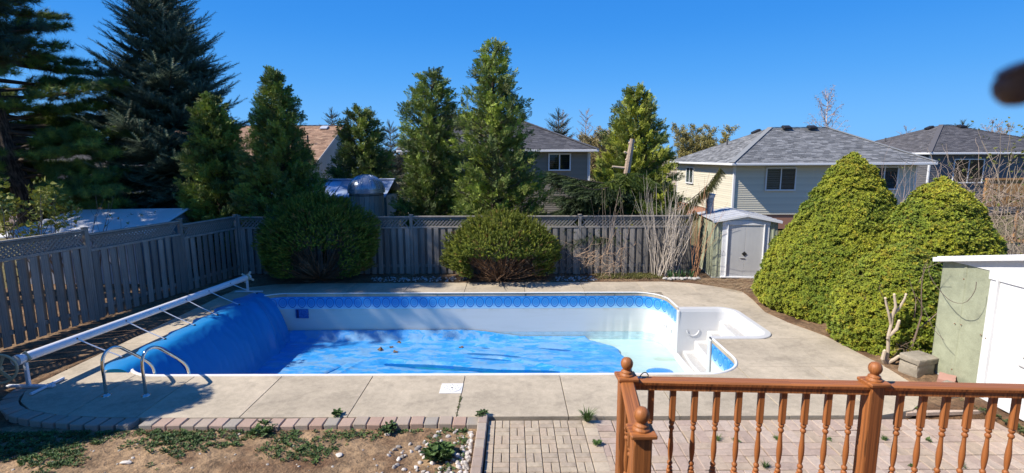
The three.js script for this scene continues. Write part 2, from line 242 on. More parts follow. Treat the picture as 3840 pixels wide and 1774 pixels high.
  mesh('cove_band', band(FLOOR - .02, -1.12, 6, .004), new THREE.MeshPhysicalMaterial({ map: pt, roughness: .4 }), pool);
  const fl = tex(1024, 512, (u, v) => { const a = n8(u, v), b = n32(u, v), e = sst(.6, .72, n4(v, u)); const k = 1 + .3 * (a - .5) + .15 * (b - .5); return [mix(.50, .40, e) * k, mix(.60, .48, e) * k, mix(.57, .42, e) * k]; });
  mesh('pool_floor', shapeGeo(perim(-.01)).translate(0, FLOOR - .015, 0), new THREE.MeshStandardMaterial({ map: scaleTex(fl, 4, 2), roughness: .6 }), pool);
  // coping: pieces of white extruded aluminium with joints
  const prof = [[-.012, .0], [-.012, .012], [-.004, .02], [.022, .022], [.034, .014], [.046, -.02], [.052, -.105], [.046, -.114], [.0, -.118]]; // [inward, y]
  const cop = (a, b, mm) => { // index range along ring
    const t = new TB(); const P = (i, k) => { const n = ring.length - 1; const [x, z] = ring[i], [xa, za] = ring[i === 0 ? n - 1 : i - 1], [xb, zb] = ring[i === n ? 1 : i + 1]; let nx = zb - za, nz = -(xb - xa); const l = Math.hypot(nx, nz); nx /= l; nz /= l; return V(x - nx * prof[k][0] * -1 * -1, prof[k][1], z - nz * prof[k][0] * -1 * -1); };
    for (let i = a; i < b; i++) for (let k = 0; k < prof.length - 1; k++) t.quad(P(i, k), P(i + 1, k), P(i + 1, k + 1), P(i, k + 1), [L[i], k * .05], [L[i + 1], k * .05], [L[i + 1], k * .05 + .05], [L[i], k * .05 + .05]);
    for (const i of [a, b]) for (let k = 1; k < prof.length - 1; k++) t.tri(P(i, 0), P(i, k), P(i, k + 1), [0, 0], [.02, 0], [0, .02]);
    return t.geo();
  };
  let s0 = null; const cuts = new Set(); let acc = 0;
  for (let i = 0; i < ring.length - 1; i++) {
    const st = inStep(ring[i][0], ring[i][1]) || inStep(ring[i + 1][0], ring[i + 1][1]);
    if (st) { if (s0 !== null) mesh('coping', cop(s0, i), M.white, pool); s0 = null; acc = 0; continue; }
    if (s0 === null) { s0 = i; acc = 0; }
    acc += L[i + 1] - L[i];
    if (acc > 2.42 || i === ring.length - 2) { const part = cop(s0, i + 1); const o = mesh('coping', part, M.white, pool); o.position.y = (cuts.size % 2) * .0015; cuts.add(i); s0 = i + 1; acc = 0; }
  }
  // skimmer mouth in the far wall and return fitting
  const sk = mesh('skimmer_plate', cbox(.36, .26, .03, .012), new THREE.MeshPhysicalMaterial({ map: scaleTex(tex(256, 256, (u, v) => { const a = n32(u, v); const e = sst(.5, .6, a); return [.03 + .05 * e, .10 + .12 * e, .34 + .2 * e]; }), .4), roughness: .4 }), pool, [-5.88, -.565, -13.97]);
  mesh('weir', cbox(.06, .24, .02, .006), mat(.015, .03, .12, .5), sk, [-.12, 0, .012]);
  for (const sx of [-.165, .165]) mesh('screw', new THREE.CylinderGeometry(.012, .012, .012, 10).rotateX(PI / 2), mat(.3, .3, .3, .4, { metalness: .8 }), sk, [sx, 0, .016]);
  mesh('return_fitting', new THREE.TorusGeometry(.035, .012, 8, 18).rotateY(-PI / 2 + .5), mat(.5, .5, .5, .4), pool, [3.98, -.60, -12.9]);
}
// fibreglass stair unit in the right wall
{
  const su = new THREE.Group(); su.name = 'stair_unit'; pool.add(su);
  const W = pmat(.64, .64, .635, .34, { clearcoat: .25, clearcoatRoughness: .25, map: scaleTex(T.paint, 1.1) }); const X0 = 4.13, X1 = 5.5, Z0 = -12.5, Z1 = -10.28, R0 = .42;
  const outline = (ins) => { const r = Math.max(.06, R0 - ins), o = []; const x1 = X1 - ins, z0 = Z0 + ins, z1 = Z1 - ins; o.push([X0, z1]); for (let i = 0; i <= 10; i++) { const a = PI / 2 - i / 10 * PI / 2; o.push([x1 - r + r * Math.cos(a), z1 - r + r * Math.sin(a)]); } for (let i = 0; i <= 10; i++) { const a = -i / 10 * PI / 2; o.push([x1 - r + r * Math.cos(a), z0 + r + r * Math.sin(a)]); } o.push([X0, z0]); return o; };
  const skin = (pr, m, name) => { const t = new TB(); for (let k = 0; k < pr.length - 1; k++) { const A = outline(pr[k][0]), B = outline(pr[k + 1][0]); for (let i = 0; i < A.length - 1; i++) t.quad(V(A[i][0], pr[k][1], A[i][1]), V(A[i + 1][0], pr[k][1], A[i + 1][1]), V(B[i + 1][0], pr[k + 1][1], B[i + 1][1]), V(B[i][0], pr[k + 1][1], B[i][1]), [0, 0], [.1, 0], [.1, .1], [0, .1]); } const g = t.geo(); return mesh(name, g, m, su); };
  skin([[-.03, 0], [-.03, .02], [-.02, .028], [.085, .028], [.1, .02], [.108, .0], [.125, -.06]], W, 'flange');
  skin([[.125, -.06], [.14, -.5], [.15, FLOOR]], W, 'side_wall');
  // treads with rounded fronts and ribbed pads
  const ys = [-.30, -.55, -.80, -1.06], xs = [5.05, 4.76, 4.46, 4.18]; const padM = mat(.44, .42, .37, .85);
  for (let k = 0; k < 4; k++) {
    const xf = xs[k], xb = k ? xs[k - 1] + .02 : 5.36, za = Z0 + .135, zb = Z1 - .135, n = 16, bow = .09, t = new TB(), yb = k < 3 ? ys[k + 1] - .02 : FLOOR; const F = (i, d = 0) => { const u = i / n * 2 - 1; return xf + bow * u * u * (1) - d; };
    for (let i = 0; i < n; i++) { const z = mix(za, zb, i / n), w = mix(za, zb, (i + 1) / n), b0 = k ? xb + bow * (i / n * 2 - 1) ** 2 : xb, b1 = k ? xb + bow * ((i + 1) / n * 2 - 1) ** 2 : xb; const u4 = [[0, 0], [.1, 0], [.1, .1], [0, .1]];
      t.quad(V(b0, ys[k], z), V(b1, ys[k], w), V(F(i + 1, -.03), ys[k], w), V(F(i, -.03), ys[k], z), ...u4);
      t.quad(V(F(i, -.03), ys[k], z), V(F(i + 1, -.03), ys[k], w), V(F(i + 1, -.008), ys[k] - .01, w), V(F(i, -.008), ys[k] - .01, z), ...u4);
      t.quad(V(F(i, -.008), ys[k] - .01, z), V(F(i + 1, -.008), ys[k] - .01, w), V(F(i + 1), ys[k] - .035, w), V(F(i), ys[k] - .035, z), ...u4);
      t.quad(V(F(i), ys[k] - .035, z), V(F(i + 1), ys[k] - .035, w), V(F(i + 1), yb, w), V(F(i), yb, z), ...u4); }
    const tr = mesh('tread', t.geo(), W, su);
    const pads = new TB(); const r = rng(300 + k); for (let i = 0; i < 46; i++) { const z = za + .22 + i * (zb - za - .44) / 45, u = (z - za) / (zb - za) * 2 - 1, xa = xf + bow * u * u + .05, xe = (k ? xb + bow * u * u : xb) - .05; for (let x = xa; x < xe - .02; x += .034) { if (r() < .06) continue; const q = .0085; pads.quad(V(x, ys[k] + .004, z - q), V(x, ys[k] + .004, z + q), V(x + .018, ys[k] + .004, z + q), V(x + .018, ys[k] + .004, z - q), [0, 0], [.01, 0], [.01, .01], [0, .01]); } }
    mesh('grip_pad', pads.geo(), padM, tr).userData.kind = 'stuff';
  }
  mesh('grab_recess', new THREE.TorusGeometry(.15, .018, 8, 20, PI).rotateZ(PI).translate(4.5, -.52, Z0 + .145), W, su);
  for (const z of [Z0, Z1]) mesh('end_panel', cbox(.05, 1.30, .13, .01), W, su, [X0 + .005, -.68, z + (z === Z0 ? .075 : -.075)]);
  mesh('front_lip', cbox(.06, .22, 1.98, .012), W, su, [X0 + .01, FLOOR + .1, (Z0 + Z1) / 2]);
}
// shallow water left on the floor
tag(mesh('water', shapeGeo(perim(.015).map(([x, z]) => [Math.max(x, 2.2), z])).translate(0, FLOOR + .028, 0), pmat(.90, .98, .985, .04, { transmission: 1, thickness: 0, ior: 1.33 })), null, null, null, 'structure');
tag(mesh('water', shapeGeo([[-5, -13.8], [2.15, -13.8], [2.15, -8.7], [-5, -8.7]]).translate(0, FLOOR + .030, 0), pmat(.12, .60, .78, .05, { transmission: 1, thickness: 0, ior: 1.33 })), null, null, null, 'structure');

// ================================================================ solar cover: hung over the left coping and spread on the floor
{
  const cv = thing('solar_cover', 'bright blue plastic pool cover draped from the reel side down onto the pool floor', 'pool cover');
  const blue = [.010, .155, .66];
  // spread sheet
  const nx = 220, nz = 110, x0 = -6.45, x1 = 3.05, z0 = -13.97, z1 = -8.6, p = [], u = [], idx = [];
  const gauss = (x, z, ax, az, bx, bz, w) => { const dx = bx - ax, dz = bz - az, l2 = dx * dx + dz * dz, t = clamp(((x - ax) * dx + (z - az) * dz) / l2), d = Math.hypot(x - ax - t * dx, z - az - t * dz); return Math.exp(-d * d / (w * w)) * (.4 + .6 * Math.sin(t * PI)); };
  const H = (x, z) => {
    let h = .058 + .016 * fbm(x * 1.2, z * 2.2, 1) + .012 * fbm(x * 3 + z, z * 5, 5, 3) + .006 * (1 - Math.abs(fbm(x * 4 + 2 * fbm(x, z, 4, 2), z * 9, 2, 2)) * 2.5);
    h -= .10 * gauss(x, z, -3.1, -12.15, -.5, -11.75, .13) + .09 * gauss(x, z, -.7, -11.72, 1.1, -11.66, .10) + .09 * gauss(x, z, -1.2, -12.85, .2, -12.6, .08) + .09 * gauss(x, z, -1.1, -12.55, .1, -12.33, .06) + .05 * gauss(x, z, -4.6, -11.2, -4.1, -12.2, .05) + .04 * gauss(x, z, .4, -13.3, 2.0, -12.9, .12) + .035 * gauss(x, z, -1.2, -13.4, -.4, -13.15, .12);
    h += .045 * gauss(x, z, -3.4, -12.4, -.9, -12.1, .07) + .05 * gauss(x, z, -.6, -12.68, 1.8, -11.5, .055) + .03 * gauss(x, z, -4.3, -11.0, -3.7, -12.4, .05) + .02 * gauss(x, z, -2.6, -12.02, -.7, -11.75, .03);
    const edge = sst(.28, 0, z - z0); if (x < .2) h += .20 * edge * sst(.6, -1.5, x); h += .035 * edge;
    return FLOOR + h;
  };
  const xe = (z) => 2.86 - .75 * sst(-13.0, -13.9, z) + .05 * Math.sin(z * 5) - .1 * sst(-11.6, -11.0, z);
  for (let j = 0; j <= nz; j++) for (let i = 0; i <= nx; i++) { const z = mix(z0, z1, j / nz), x = mix(x0, xe(z), i / nx); p.push(x, H(x, z) - (i === nx ? .03 : 0), z); u.push((x - x0) / (x1 - x0), (z - z0) / (z1 - z0)); }
  for (let j = 0; j < nz; j++) for (let i = 0; i < nx; i++) { const a = j * (nx + 1) + i; idx.push(a, a + nx + 1, a + 1, a + 1, a + nx + 1, a + nx + 2); }
  const g = new THREE.BufferGeometry(); g.setAttribute('position', new THREE.Float32BufferAttribute(p, 3)); g.setAttribute('uv', new THREE.Float32BufferAttribute(u, 2)); g.setIndex(idx); g.computeVertexNormals();
  const aN = tileFbm(91, 22, 5), bN = tileFbm(97, 34, 4);
  const map = tex(1024, 512, (a, b) => { // dried silt film in torn patches on the blue plastic
    const w = bN(a, b) - .5, q = aN(a * 1 + w * .06, b * 1.9 + w * .1), mud = sst(.50, .58, q) * .75, q2 = bN(b * .7 + w * .05, a), film = sst(.5, .56, q2) * .5, l = sst(.58, .66, bN(a * 1.3, b * 3)) * .7; let c = [.030, .30, .72]; const k = .9 + .25 * (n32(a, b) - .5);
    c = c.map((x, i) => mix(x, [.10, .36, .76][i], film)); c = c.map((x, i) => mix(x, [.20, .40, .62][i], mud)); c = c.map((x, i) => mix(x, [.20, .50, .86][i], l * (1 - mud) * .6)); return c.map((x) => x * k); }, true, false);
  mesh('spread_sheet', g, new THREE.MeshPhysicalMaterial({ map, roughness: .36, bumpMap: scaleTex(T.rough, .3, .4), bumpScale: .025 }), cv);
  // hanging curtain: from the coping, bowing out and down to the floor
  const t = [], tu = [], ti = [], na = 200, nb = 60; const prof = [[-7.24, .04], [-7.08, .075], [-6.92, .07], [-6.80, .0], [-6.62, -.18], [-6.42, -.52], [-6.28, -.88], [-6.20, -1.18], [-6.12, -1.30]]; const curve = new THREE.CatmullRomCurve3(prof.map(([x, y]) => V(x, y, 0)));
  for (let j = 0; j <= na; j++) for (let i = 0; i <= nb; i++) {
    const s = j / na, z = mix(-8.66, -13.84, s), q = curve.getPoint(i / nb), v = i / nb; const pull = .14 * Math.abs(Math.sin(s * PI * 6 + .3)) ** 3;
    let x = q.x, y = q.y; if (v < .18) x -= (.18 - v) / .18 * (pull + .02); const fold = sst(.2, .6, v) * (.05 * fbm(z * .9, v * 1.2, 3) + .02 * fbm(z * 3.1, v * 2, 6) + .09 * Math.exp(-(((z + 13.0) - .5 * (v - .6)) ** 2) / .02) - .07 * Math.exp(-((z + 13.35 + .25 * v) ** 2) / .015)); x += fold * .8 + sst(.1, .3, v) * .016 * (1 - 3 * Math.abs(fbm(z * 2.2 + v, v * 3.5 - z, 12, 2))); y += fold * .35 + .012 * fbm(z * 2, v * 3, 8);
    const nearC = sst(-9.25, -8.66, z); if (v > .35) x -= nearC * .25 * (v - .35); t.push(x, y, z); tu.push(z * .3, v);
  }
  for (let j = 0; j < na; j++) for (let i = 0; i < nb; i++) { const a = j * (nb + 1) + i; ti.push(a, a + 1, a + nb + 1, a + 1, a + nb + 2, a + nb + 1); }
  const h = new THREE.BufferGeometry(); h.setAttribute('position', new THREE.Float32BufferAttribute(t, 3)); h.setAttribute('uv', new THREE.Float32BufferAttribute(tu, 2)); h.setIndex(ti); h.computeVertexNormals();
  const cm = pmat(.010, .30, .72, .42, { transmission: .35, thickness: 0 }); mesh('hanging_sheet', h, cm, cv);
  // welded seam running down the curtain
  const sp = []; for (let i = 3; i <= 38; i++) { const q = curve.getPoint(i / 40); sp.push(V(q.x + .012, q.y + .008, -9.72 - .0 * i)); } mesh('seam', new THREE.TubeGeometry(new THREE.CatmullRomCurve3(sp), 40, .012, 5), mat(.005, .05, .30, .5), cv);
  mesh('loose_flap', (() => { const gg = new THREE.SphereGeometry(1, 24, 10, 0, 2 * PI, 0, PI / 2); gg.scale(.32, .03, .22); return gg; })(), mat(.02, .22, .66, .4), cv, [3.52, FLOOR + .005, -11.72]);
  // dead leaves lying on the sheet
  const leafG = (() => { const tb = new TB(); const q = [[0, 0], [.035, .02], [.05, .05], [.03, .085], [0, .1], [-.03, .085], [-.05, .05], [-.035, .02]]; for (let i = 1; i < q.length - 1; i++) tb.tri(V(q[0][0], 0, 0), V(q[i][0], .018 * Math.sin(i * 2), q[i][1]), V(q[i + 1][0], .018 * Math.sin(i * 2 + 2), q[i + 1][1])); return tb.geo(); })();
  [[-3.17, -13.62, 1, 'brown dead leaf on the blue cover, nearest the far wall'], [-3.28, -13.18, 2.2, 'small dead leaf on the blue cover between two larger ones'], [-3.47, -12.96, 3.3, 'largest curled dead leaf on the blue cover, leftmost of them'], [-3.0, -12.84, 4, 'curled dead leaf on the cover closest to the near pool edge'], [-1.31, -13.23, 5, 'single dead leaf on the cover far to the right of the rest']].forEach(([x, z, a, l], k) => tag(mesh('dead_leaf', leafG, mat(.16, .10, .06, .9), scene, [x, H(x, z) + .012, z], [.2, a, .15]), l, 'leaf', 'dead leaves on the pool cover').scale.setScalar(k === 2 ? 1.7 : k === 1 ? 1.1 : 1.35));
}

// ================================================================ edging bricks, walk and patio pavers
{
  // brick soldier course along the near patio edge, curving round its left end
  const ed = thing('brick_edging', 'row of pink and grey bricks edging the patio beside the weedy soil bed', 'edging'); const r = rng(5);
  const bm = [[.46, .33, .26], [.43, .35, .28], [.49, .36, .29], [.37, .33, .28], [.45, .31, .24]].map((c) => new THREE.MeshStandardMaterial({ map: scaleTex(T.paint, .4), color: lin(...c), roughness: .92, bumpMap: scaleTex(T.fine, .25), bumpScale: .004 }));
  const gs = [0, 1, 2].map((i) => cbox(.193, .17, .225, .012, i * .3, i * .17));
  const path = []; for (let x = -.56; x > -5.4; x -= .203) path.push([x, -6.955 + .02 * Math.sin(x * 1.3), .09 * sst(-1.5, -4.2, x) * -1]);
  const arc = [[-5.55, -6.96], [-6.05, -6.98], [-6.55, -7.04], [-7.0, -7.13], [-7.4, -7.26], [-7.74, -7.46], [-7.98, -7.74], [-8.1, -8.05]]; const c = new THREE.CatmullRomCurve3(arc.map(([x, z]) => V(x, 0, z))); const len = c.getLength(), n = Math.floor(len / .215);
  for (const [x, z] of path) mesh('brick', gs[Math.floor(r() * 3)], bm[Math.floor(r() * 5)], ed, [x, -.085 + rr(-.006, .006, r), z + rr(-.008, .008, r)], [rr(-.02, .02, r), rr(-.04, .04, r), rr(-.03, .03, r)]);
  for (let i = 0; i <= n; i++) { const p = c.getPointAt(i / n), t = c.getTangentAt(i / n); mesh('brick', gs[Math.floor(r() * 3)], bm[Math.floor(r() * 5)], ed, [p.x, -.085 + rr(-.006, .006, r), p.z], [rr(-.02, .02, r), Math.atan2(-t.z, t.x) + PI + rr(-.03, .03, r), 0]); }
  // raised kerb of blocks between bed and walk
  const kb = thing('block_kerb', 'raised line of concrete blocks between the soil bed and the basket weave walk', 'kerb'); const kg = [0, 1, 2].map((i) => cbox(.135, .2, .205, .012, i * .2, .1 * i)); const km = [[.46, .39, .32], [.42, .33, .27], [.48, .38, .31]].map((q) => new THREE.MeshStandardMaterial({ map: scaleTex(T.paint, .3), color: lin(...q), roughness: .95, bumpMap: scaleTex(T.fine, .25), bumpScale: .006 }));
  for (let i = 0; i < 11; i++) mesh('block', kg[i % 3], km[Math.floor(r() * 3)], kb, [-.425 - i * .0025, -.055 + rr(-.004, .004, r), -6.93 + i * .212], [0, rr(-.02, .02, r), rr(-.01, .01, r)]);
  // basket weave walk
  const pm = [[.37, .305, .245], [.40, .335, .27], [.345, .285, .235], [.385, .31, .25]].map((q) => new THREE.MeshStandardMaterial({ map: scaleTex(T.concrete, 1.2), color: lin(q[0] * 2.75, q[1] * 3.2, q[2] * 3.9), roughness: .93, bumpMap: scaleTex(T.fine, .25), bumpScale: .005 }));
  const walk = thing('paver_walk', null, null); walk.userData.kind = 'structure'; const C = .207, gp = .009; const ga = [0, 1].map((i) => cbox(C - gp, .06, C / 2 - gp, .006, i * .37, i * .2)), gb = [0, 1].map((i) => cbox(C / 2 - gp, .06, C - gp, .006, i * .41, i * .3)), gc = cbox(.19, .06, C - gp, .006, .1, .3);
  for (let j = 0; j < 9; j++) { for (let i = 0; i < 6; i++) { const x = -.245 + C * (i + .5), z = -6.985 + C * (j + .5), y = -.045 + rr(-.003, .003, r); for (let k = 0; k < 2; k++) { const d = (k - .5) * C / 2, m = pm[Math.floor(r() * 4)], rot = [rr(-.008, .008, r), 0, rr(-.008, .008, r)]; if ((i + j) % 2) mesh('paver', ga[k], m, walk, [x, y, z + d], rot); else mesh('paver', gb[k], m, walk, [x + d, y, z], rot); } } mesh('paver', gc, pm[j % 4], walk, [-.245 + C * 6 + .1, -.045, -6.985 + C * (j + .5)]); }
  const ks = [-.31]; for (let j = 0; j < 9; j++) mesh('paver', gb[1], pm[j % 4], walk, [-.30, -.047, -6.985 + C * (j + .5)]);
  // pinkish patio pavers on the right: bricks in pairs, wider joints between rows
  const yd = thing('paver_patio', null, null); yd.userData.kind = 'structure'; const ym = [[.385, .285, .235], [.41, .31, .26], [.36, .265, .225], [.395, .30, .235], [.425, .33, .28]].map((q) => new THREE.MeshStandardMaterial({ map: scaleTex(T.concrete, 1.2), color: lin(q[0] * 2.7, q[1] * 3.25, q[2] * 4.1), roughness: .93, bumpMap: scaleTex(T.fine, .25), bumpScale: .005 }));
  const yg = [0, 1, 2].map((i) => cbox(.148, .06, .292, .006, i * .33, i * .27)), yh = [0, 1].map((i) => cbox(.302, .06, .142, .006, i * .33, i * .27)); let cnt = 0;
  for (let j = 0; j < 5; j++) for (let i = 0; i < 20; i++) { const x = 1.27 + i * .306, z = -6.99 + j * .303 + .15; const wob = .01 * Math.sin(i * 1.7 + j); if (x > 6.85) continue; const y = -.05 + rr(-.005, .005, r), rot = [rr(-.012, .012, r), 0, rr(-.012, .012, r)]; const h = r() < .22; for (let k = 0; k < 2; k++) { const m = ym[Math.floor(r() * 5)]; if (h) mesh('paver', yh[k], m, yd, [x + .0 + wob, y, z + (k - .5) * .151], rot); else mesh('paver', yg[(i + k) % 3], m, yd, [x + (k - .5) * .154 + wob, y, z], rot); cnt++; } }
  for (const [x, z] of [[6.0, -7.26], [6.31, -7.27], [6.62, -7.28], [6.64, -7.6], [6.33, -7.56], [6.93, -7.6], [6.93, -7.3]]) mesh('paver', yh[0], ym[1], yd, [x, -.052, z], [0, .05, .01]);
}

// ================================================================ fences
function fence(name, label, A, B, o) {
  const L = Math.hypot(B[0] - A[0], B[1] - A[1]), turn = Math.atan2(-(B[1] - A[1]), B[0] - A[0]); const f = thing(name, label, 'fence', [A[0], 0, A[1]], turn); const r = rng(o.seed);
  const boards = [0, 1, 2, 3].map((i) => cbox(o.bw, 1, .02, .003, i * .13, i * .37)), pg = cbox(.095, 1, .095, .006), m = () => M.fence[Math.floor(r() * 4)];
  const sl = o.lat, slatLen = sl * 1.414, slat = cbox(.042, slatLen, .009, .002), side = o.side ?? 1;
  for (let k = 0; k < o.posts.length; k++) { const x = o.posts[k], t = o.tops[Math.min(k, o.tops.length - 1)], t2 = Math.max(t, o.tops[Math.max(0, k - 1)]); const P = mesh('post', pg, M.fence[k % 2], f, [x, (t2 + .045) / 2 - .05, .0], [0, 0, rr(-.008, .008, r)]); P.scale.y = t2 + .145; mesh('post_cap', cbox(.125, .022, .125, .006), M.fence[2], f, [x, t2 + .055, 0]); }
  for (let k = 0; k < o.posts.length - 1; k++) {
    const a = o.posts[k] + .048, b = o.posts[k + 1] - .048, w = b - a, cx = (a + b) / 2, t = o.tops[k];
    const cap = mesh('cap_rail', cbox(w, .038, .10, .004, k), M.fence[2], f, [cx, t, 0]); mesh('rail', cbox(w, .05, .06, .004, k), M.fence[1], f, [cx, t - .055, 0]);
    mesh('rail', cbox(w, .055, .045, .004, k + .5), M.fence[2], f, [cx, t - sl - .10, side * .028]);
    mesh('rail', cbox(w, .09, .04, .004, k + .7), M.fence[0], f, [cx, .28, 0]);
    // crossed lattice slats
    const y0 = t - sl / 2 - .075; for (const d of [1, -1]) for (let x = a + sl / 2 - .0; x < b - sl / 2; x += o.pitch) mesh('lattice_slat', slat, M.fence[d > 0 ? 0 : 1], f, [x + rr(-.004, .004, r), y0, side * (.006 + d * .0048)], [0, 0, -d * PI / 4]);
    const hb = t - sl - .13; for (let x = a + o.bw / 2 + .01, i = 0; x < b; x += o.step, i++) {
      const bx = Math.min(x, b - o.bw / 2); const lean = [rr(-.012, .012, r), 0, rr(-.007, .007, r)]; const q = mesh('board', boards[Math.floor(r() * 4)], m(), f, [bx, hb / 2 + .01 + rr(-.01, .01, r), side * .034], lean); q.scale.y = hb - .02;
      if (x + o.step < b) { const q2 = mesh('back_board', boards[Math.floor(r() * 4)], M.fence[1], f, [x + o.step / 2 + rr(-.012, .012, r), hb / 2 + .01, -side * .036], [0, 0, rr(-.008, .008, r)]); q2.scale.y = hb - .03; q2.scale.x = o.back ?? .93; }
    }
  }
  return f;
}
// left fence runs from near left to the far left corner; its panels step down towards the back
fence('left_fence'.replace('left_', 'side_'), 'tall grey weathered board fence with lattice top along the left side in shade', [-10.74, -7.0], [-8.82, -16.45], { seed: 11, bw: .142, step: .222, lat: .27, pitch: .094, posts: [-.48, 2.18, 4.82, 7.44, 9.6], tops: [2.19, 2.13, 2.02, 1.90], side: 1, back: .80 });
fence('back_fence'.replace('back_', 'rear_'), 'grey board fence with lattice top closing the yard behind the pool', [-8.82, -16.45], [5.78, -16.33], { seed: 12, bw: .142, step: .222, lat: .24, pitch: .115, posts: [.06, 2.9, 5.6, 8.3, 10.98, 14.5], tops: [1.87, 1.87, 1.88, 1.88, 1.88], side: 1, back: .97 });
{
  const f = thing('side_fence', 'brown timber fence at the right edge half hidden by bare vines', 'fence', [11.45, 0, -16.2], -PI / 2); const r = rng(31); const tm = [[.30, .19, .11], [.26, .18, .12]].map((c) => new THREE.MeshStandardMaterial({ map: scaleTex(T.paint, .5), color: lin(...c), roughness: .9 })); const bg = cbox(.14, 1.72, .02, .003);
  for (let i = 0; i < 58; i++) mesh('board', bg, M.fence[Math.floor(r() * 4)], f, [i * .155, .88, 0], [0, 0, rr(-.01, .01, r)]); mesh('top_rail', cbox(9.2, .09, .06, .006), tm[0], f, [4.5, 1.85, -.03]);
  for (let i = 0; i < 4; i++) mesh('post', cbox(.1, 1.95, .1, .006), M.fence[1], f, [i * 2.6 + .05, .9, .07]);
}

// ================================================================ cover reel along the left coping
{
  const rl = thing('cover_reel', 'long white pool cover reel tube on low stands with tan handwheel', 'cover reel', [0, 0, 0]); const A = V(-8.03, .52, -7.98), B = V(-7.47, .42, -14.28), D = B.clone().sub(A).normalize();
  const wm = mat(.80, .81, .84, .28, { map: scaleTex(T.paint, .8) }), tan = mat(.50, .41, .25, .55);
  const tb = smoothTube([A, A.clone().lerp(B, .5), B], .078, 20, 8); mesh('tube', tb, wm, rl);
  for (const [P, k] of [[A, -1], [B, 1]]) { mesh('end_cap', new THREE.CylinderGeometry(.088, .088, .05, 20).rotateX(PI / 2), wm, rl, P.toArray()); mesh('bearing', new THREE.CylinderGeometry(.045, .045, .14, 14).rotateX(PI / 2), tan, rl, [P.x, P.y, P.z - k * -.07]); const z = P.z + k * .11; mesh('stand_leg', cbox(.055, P.y - .03, .05, .006), wm, rl, [P.x + .02, (P.y - .03) / 2 + .01, z]); mesh('stand_foot', cbox(.78, .04, .07, .008), wm, rl, [P.x + .05, .028, z]); if (k < 0) mesh('stand_foot', cbox(.05, .04, .62, .008), wm, rl, [P.x + .33, .03, z + .0]); mesh('bracket', cbox(.17, .17, .035, .02), tan, rl, [P.x + .02, P.y, z], [0, 0, .6]); }
  for (let i = 0; i < 4; i++) { const a = i * PI / 2 + .5; mesh('bracket_arm', cbox(.05, .12, .03, .012), mat(.66, .62, .50, .5), rl, [B.x + Math.sin(a) * .13, B.y + Math.cos(a) * .13, B.z - .1 + .12], [0, 0, -a]); }
  const wc = V(A.x - .02, .42, A.z + .17 - .0); const whl = mesh('handwheel', new THREE.TorusGeometry(.235, .021, 10, 40), tan, rl, [wc.x - .08, wc.y + .04, wc.z + .05], [0, .35, 0]); for (let i = 0; i < 3; i++) { const a = i * 2 * PI / 3 + .4; mesh('spoke', at(cbox(.05, .22, .018, .006), Math.sin(a) * .115, Math.cos(a) * .115, 0, 0, 0, -a), tan, whl); } mesh('hub', new THREE.CylinderGeometry(.05, .05, .08, 16).rotateX(PI / 2), tan, whl);
  // straps from tube to the cover edge
  [[-8.96, -9.2, -7.27], [-10.03, -10.16, -7.12], [-10.91, -11.04, -7.05], [-11.72, -11.77, -6.95], [-12.52, -12.66, -6.9], [-13.37, -13.74, -6.98]].forEach(([za, zb, xb]) => { const t = (za - A.z) / (B.z - A.z), p = A.clone().lerp(B, t); p.x += .055; p.y += .03; const e = V(xb, .085, zb), m = p.clone().lerp(e, .5); m.y -= .012; const s = mesh('strap', (() => { const tb = new TB(), w = .016; const ps = [p, m, e]; for (let i = 0; i < 2; i++) tb.quad(ps[i].clone().add(V(0, 0, -w)), ps[i].clone().add(V(0, 0, w)), ps[i + 1].clone().add(V(0, 0, w)), ps[i + 1].clone().add(V(0, 0, -w))); for (let i = 0; i < 2; i++) tb.quad(ps[i].clone().add(V(0, -.004, -w)), ps[i].clone().add(V(0, -.004, w)), ps[i + 1].clone().add(V(0, -.004, w)), ps[i + 1].clone().add(V(0, -.004, -w))); return tb.geo(); })(), mat(.78, .78, .78, .6), rl); mesh('clip', cbox(.03, .02, .05, .004), M.dark, s, [e.x, e.y + .004, e.z]); mesh('knob', new THREE.SphereGeometry(.014, 10, 8), M.dark, s, [p.x + .02, p.y, p.z]); });
}
// stainless ladder handrails
[[-6.50, -7.79, -6.28, 'left stainless ladder handrail, the one farther from the skimmer lid'], [-5.86, -7.78, -5.67, 'right stainless ladder handrail standing nearer the middle of the pool']].forEach(([x, z, xe, l]) => {
  const h = thing('ladder_handrail', l, 'handrail', [x, 0, z], 0, 'ladder handrails at the left end of the pool'); const dx = xe - x;
  const q = (t, y, d) => V(dx * t, y, -d); const pts = [q(0, 0, 0), q(0, .25, 0), q(0, .50, 0), q(.02, .62, .02), q(.10, .705, .08), q(.22, .735, .17), q(.36, .70, .28), q(.5, .60, .39), q(.68, .455, .54), q(.84, .325, .665), q(.93, .24, .735), q(.985, .14, .79), q(1, .02, .81), q(1, -.5, .82), q(1, -1.0, .82)];
  mesh('tube', smoothTube(pts, .0245, 14, 90), M.steel, h); const e = mesh('escutcheon', new THREE.LatheGeometry([[.026, .035], [.04, .028], [.066, .012], [.068, 0]].map(([a, b]) => new THREE.Vector2(a, b)), 24), M.steel, h, [0, .001, 0]);
});
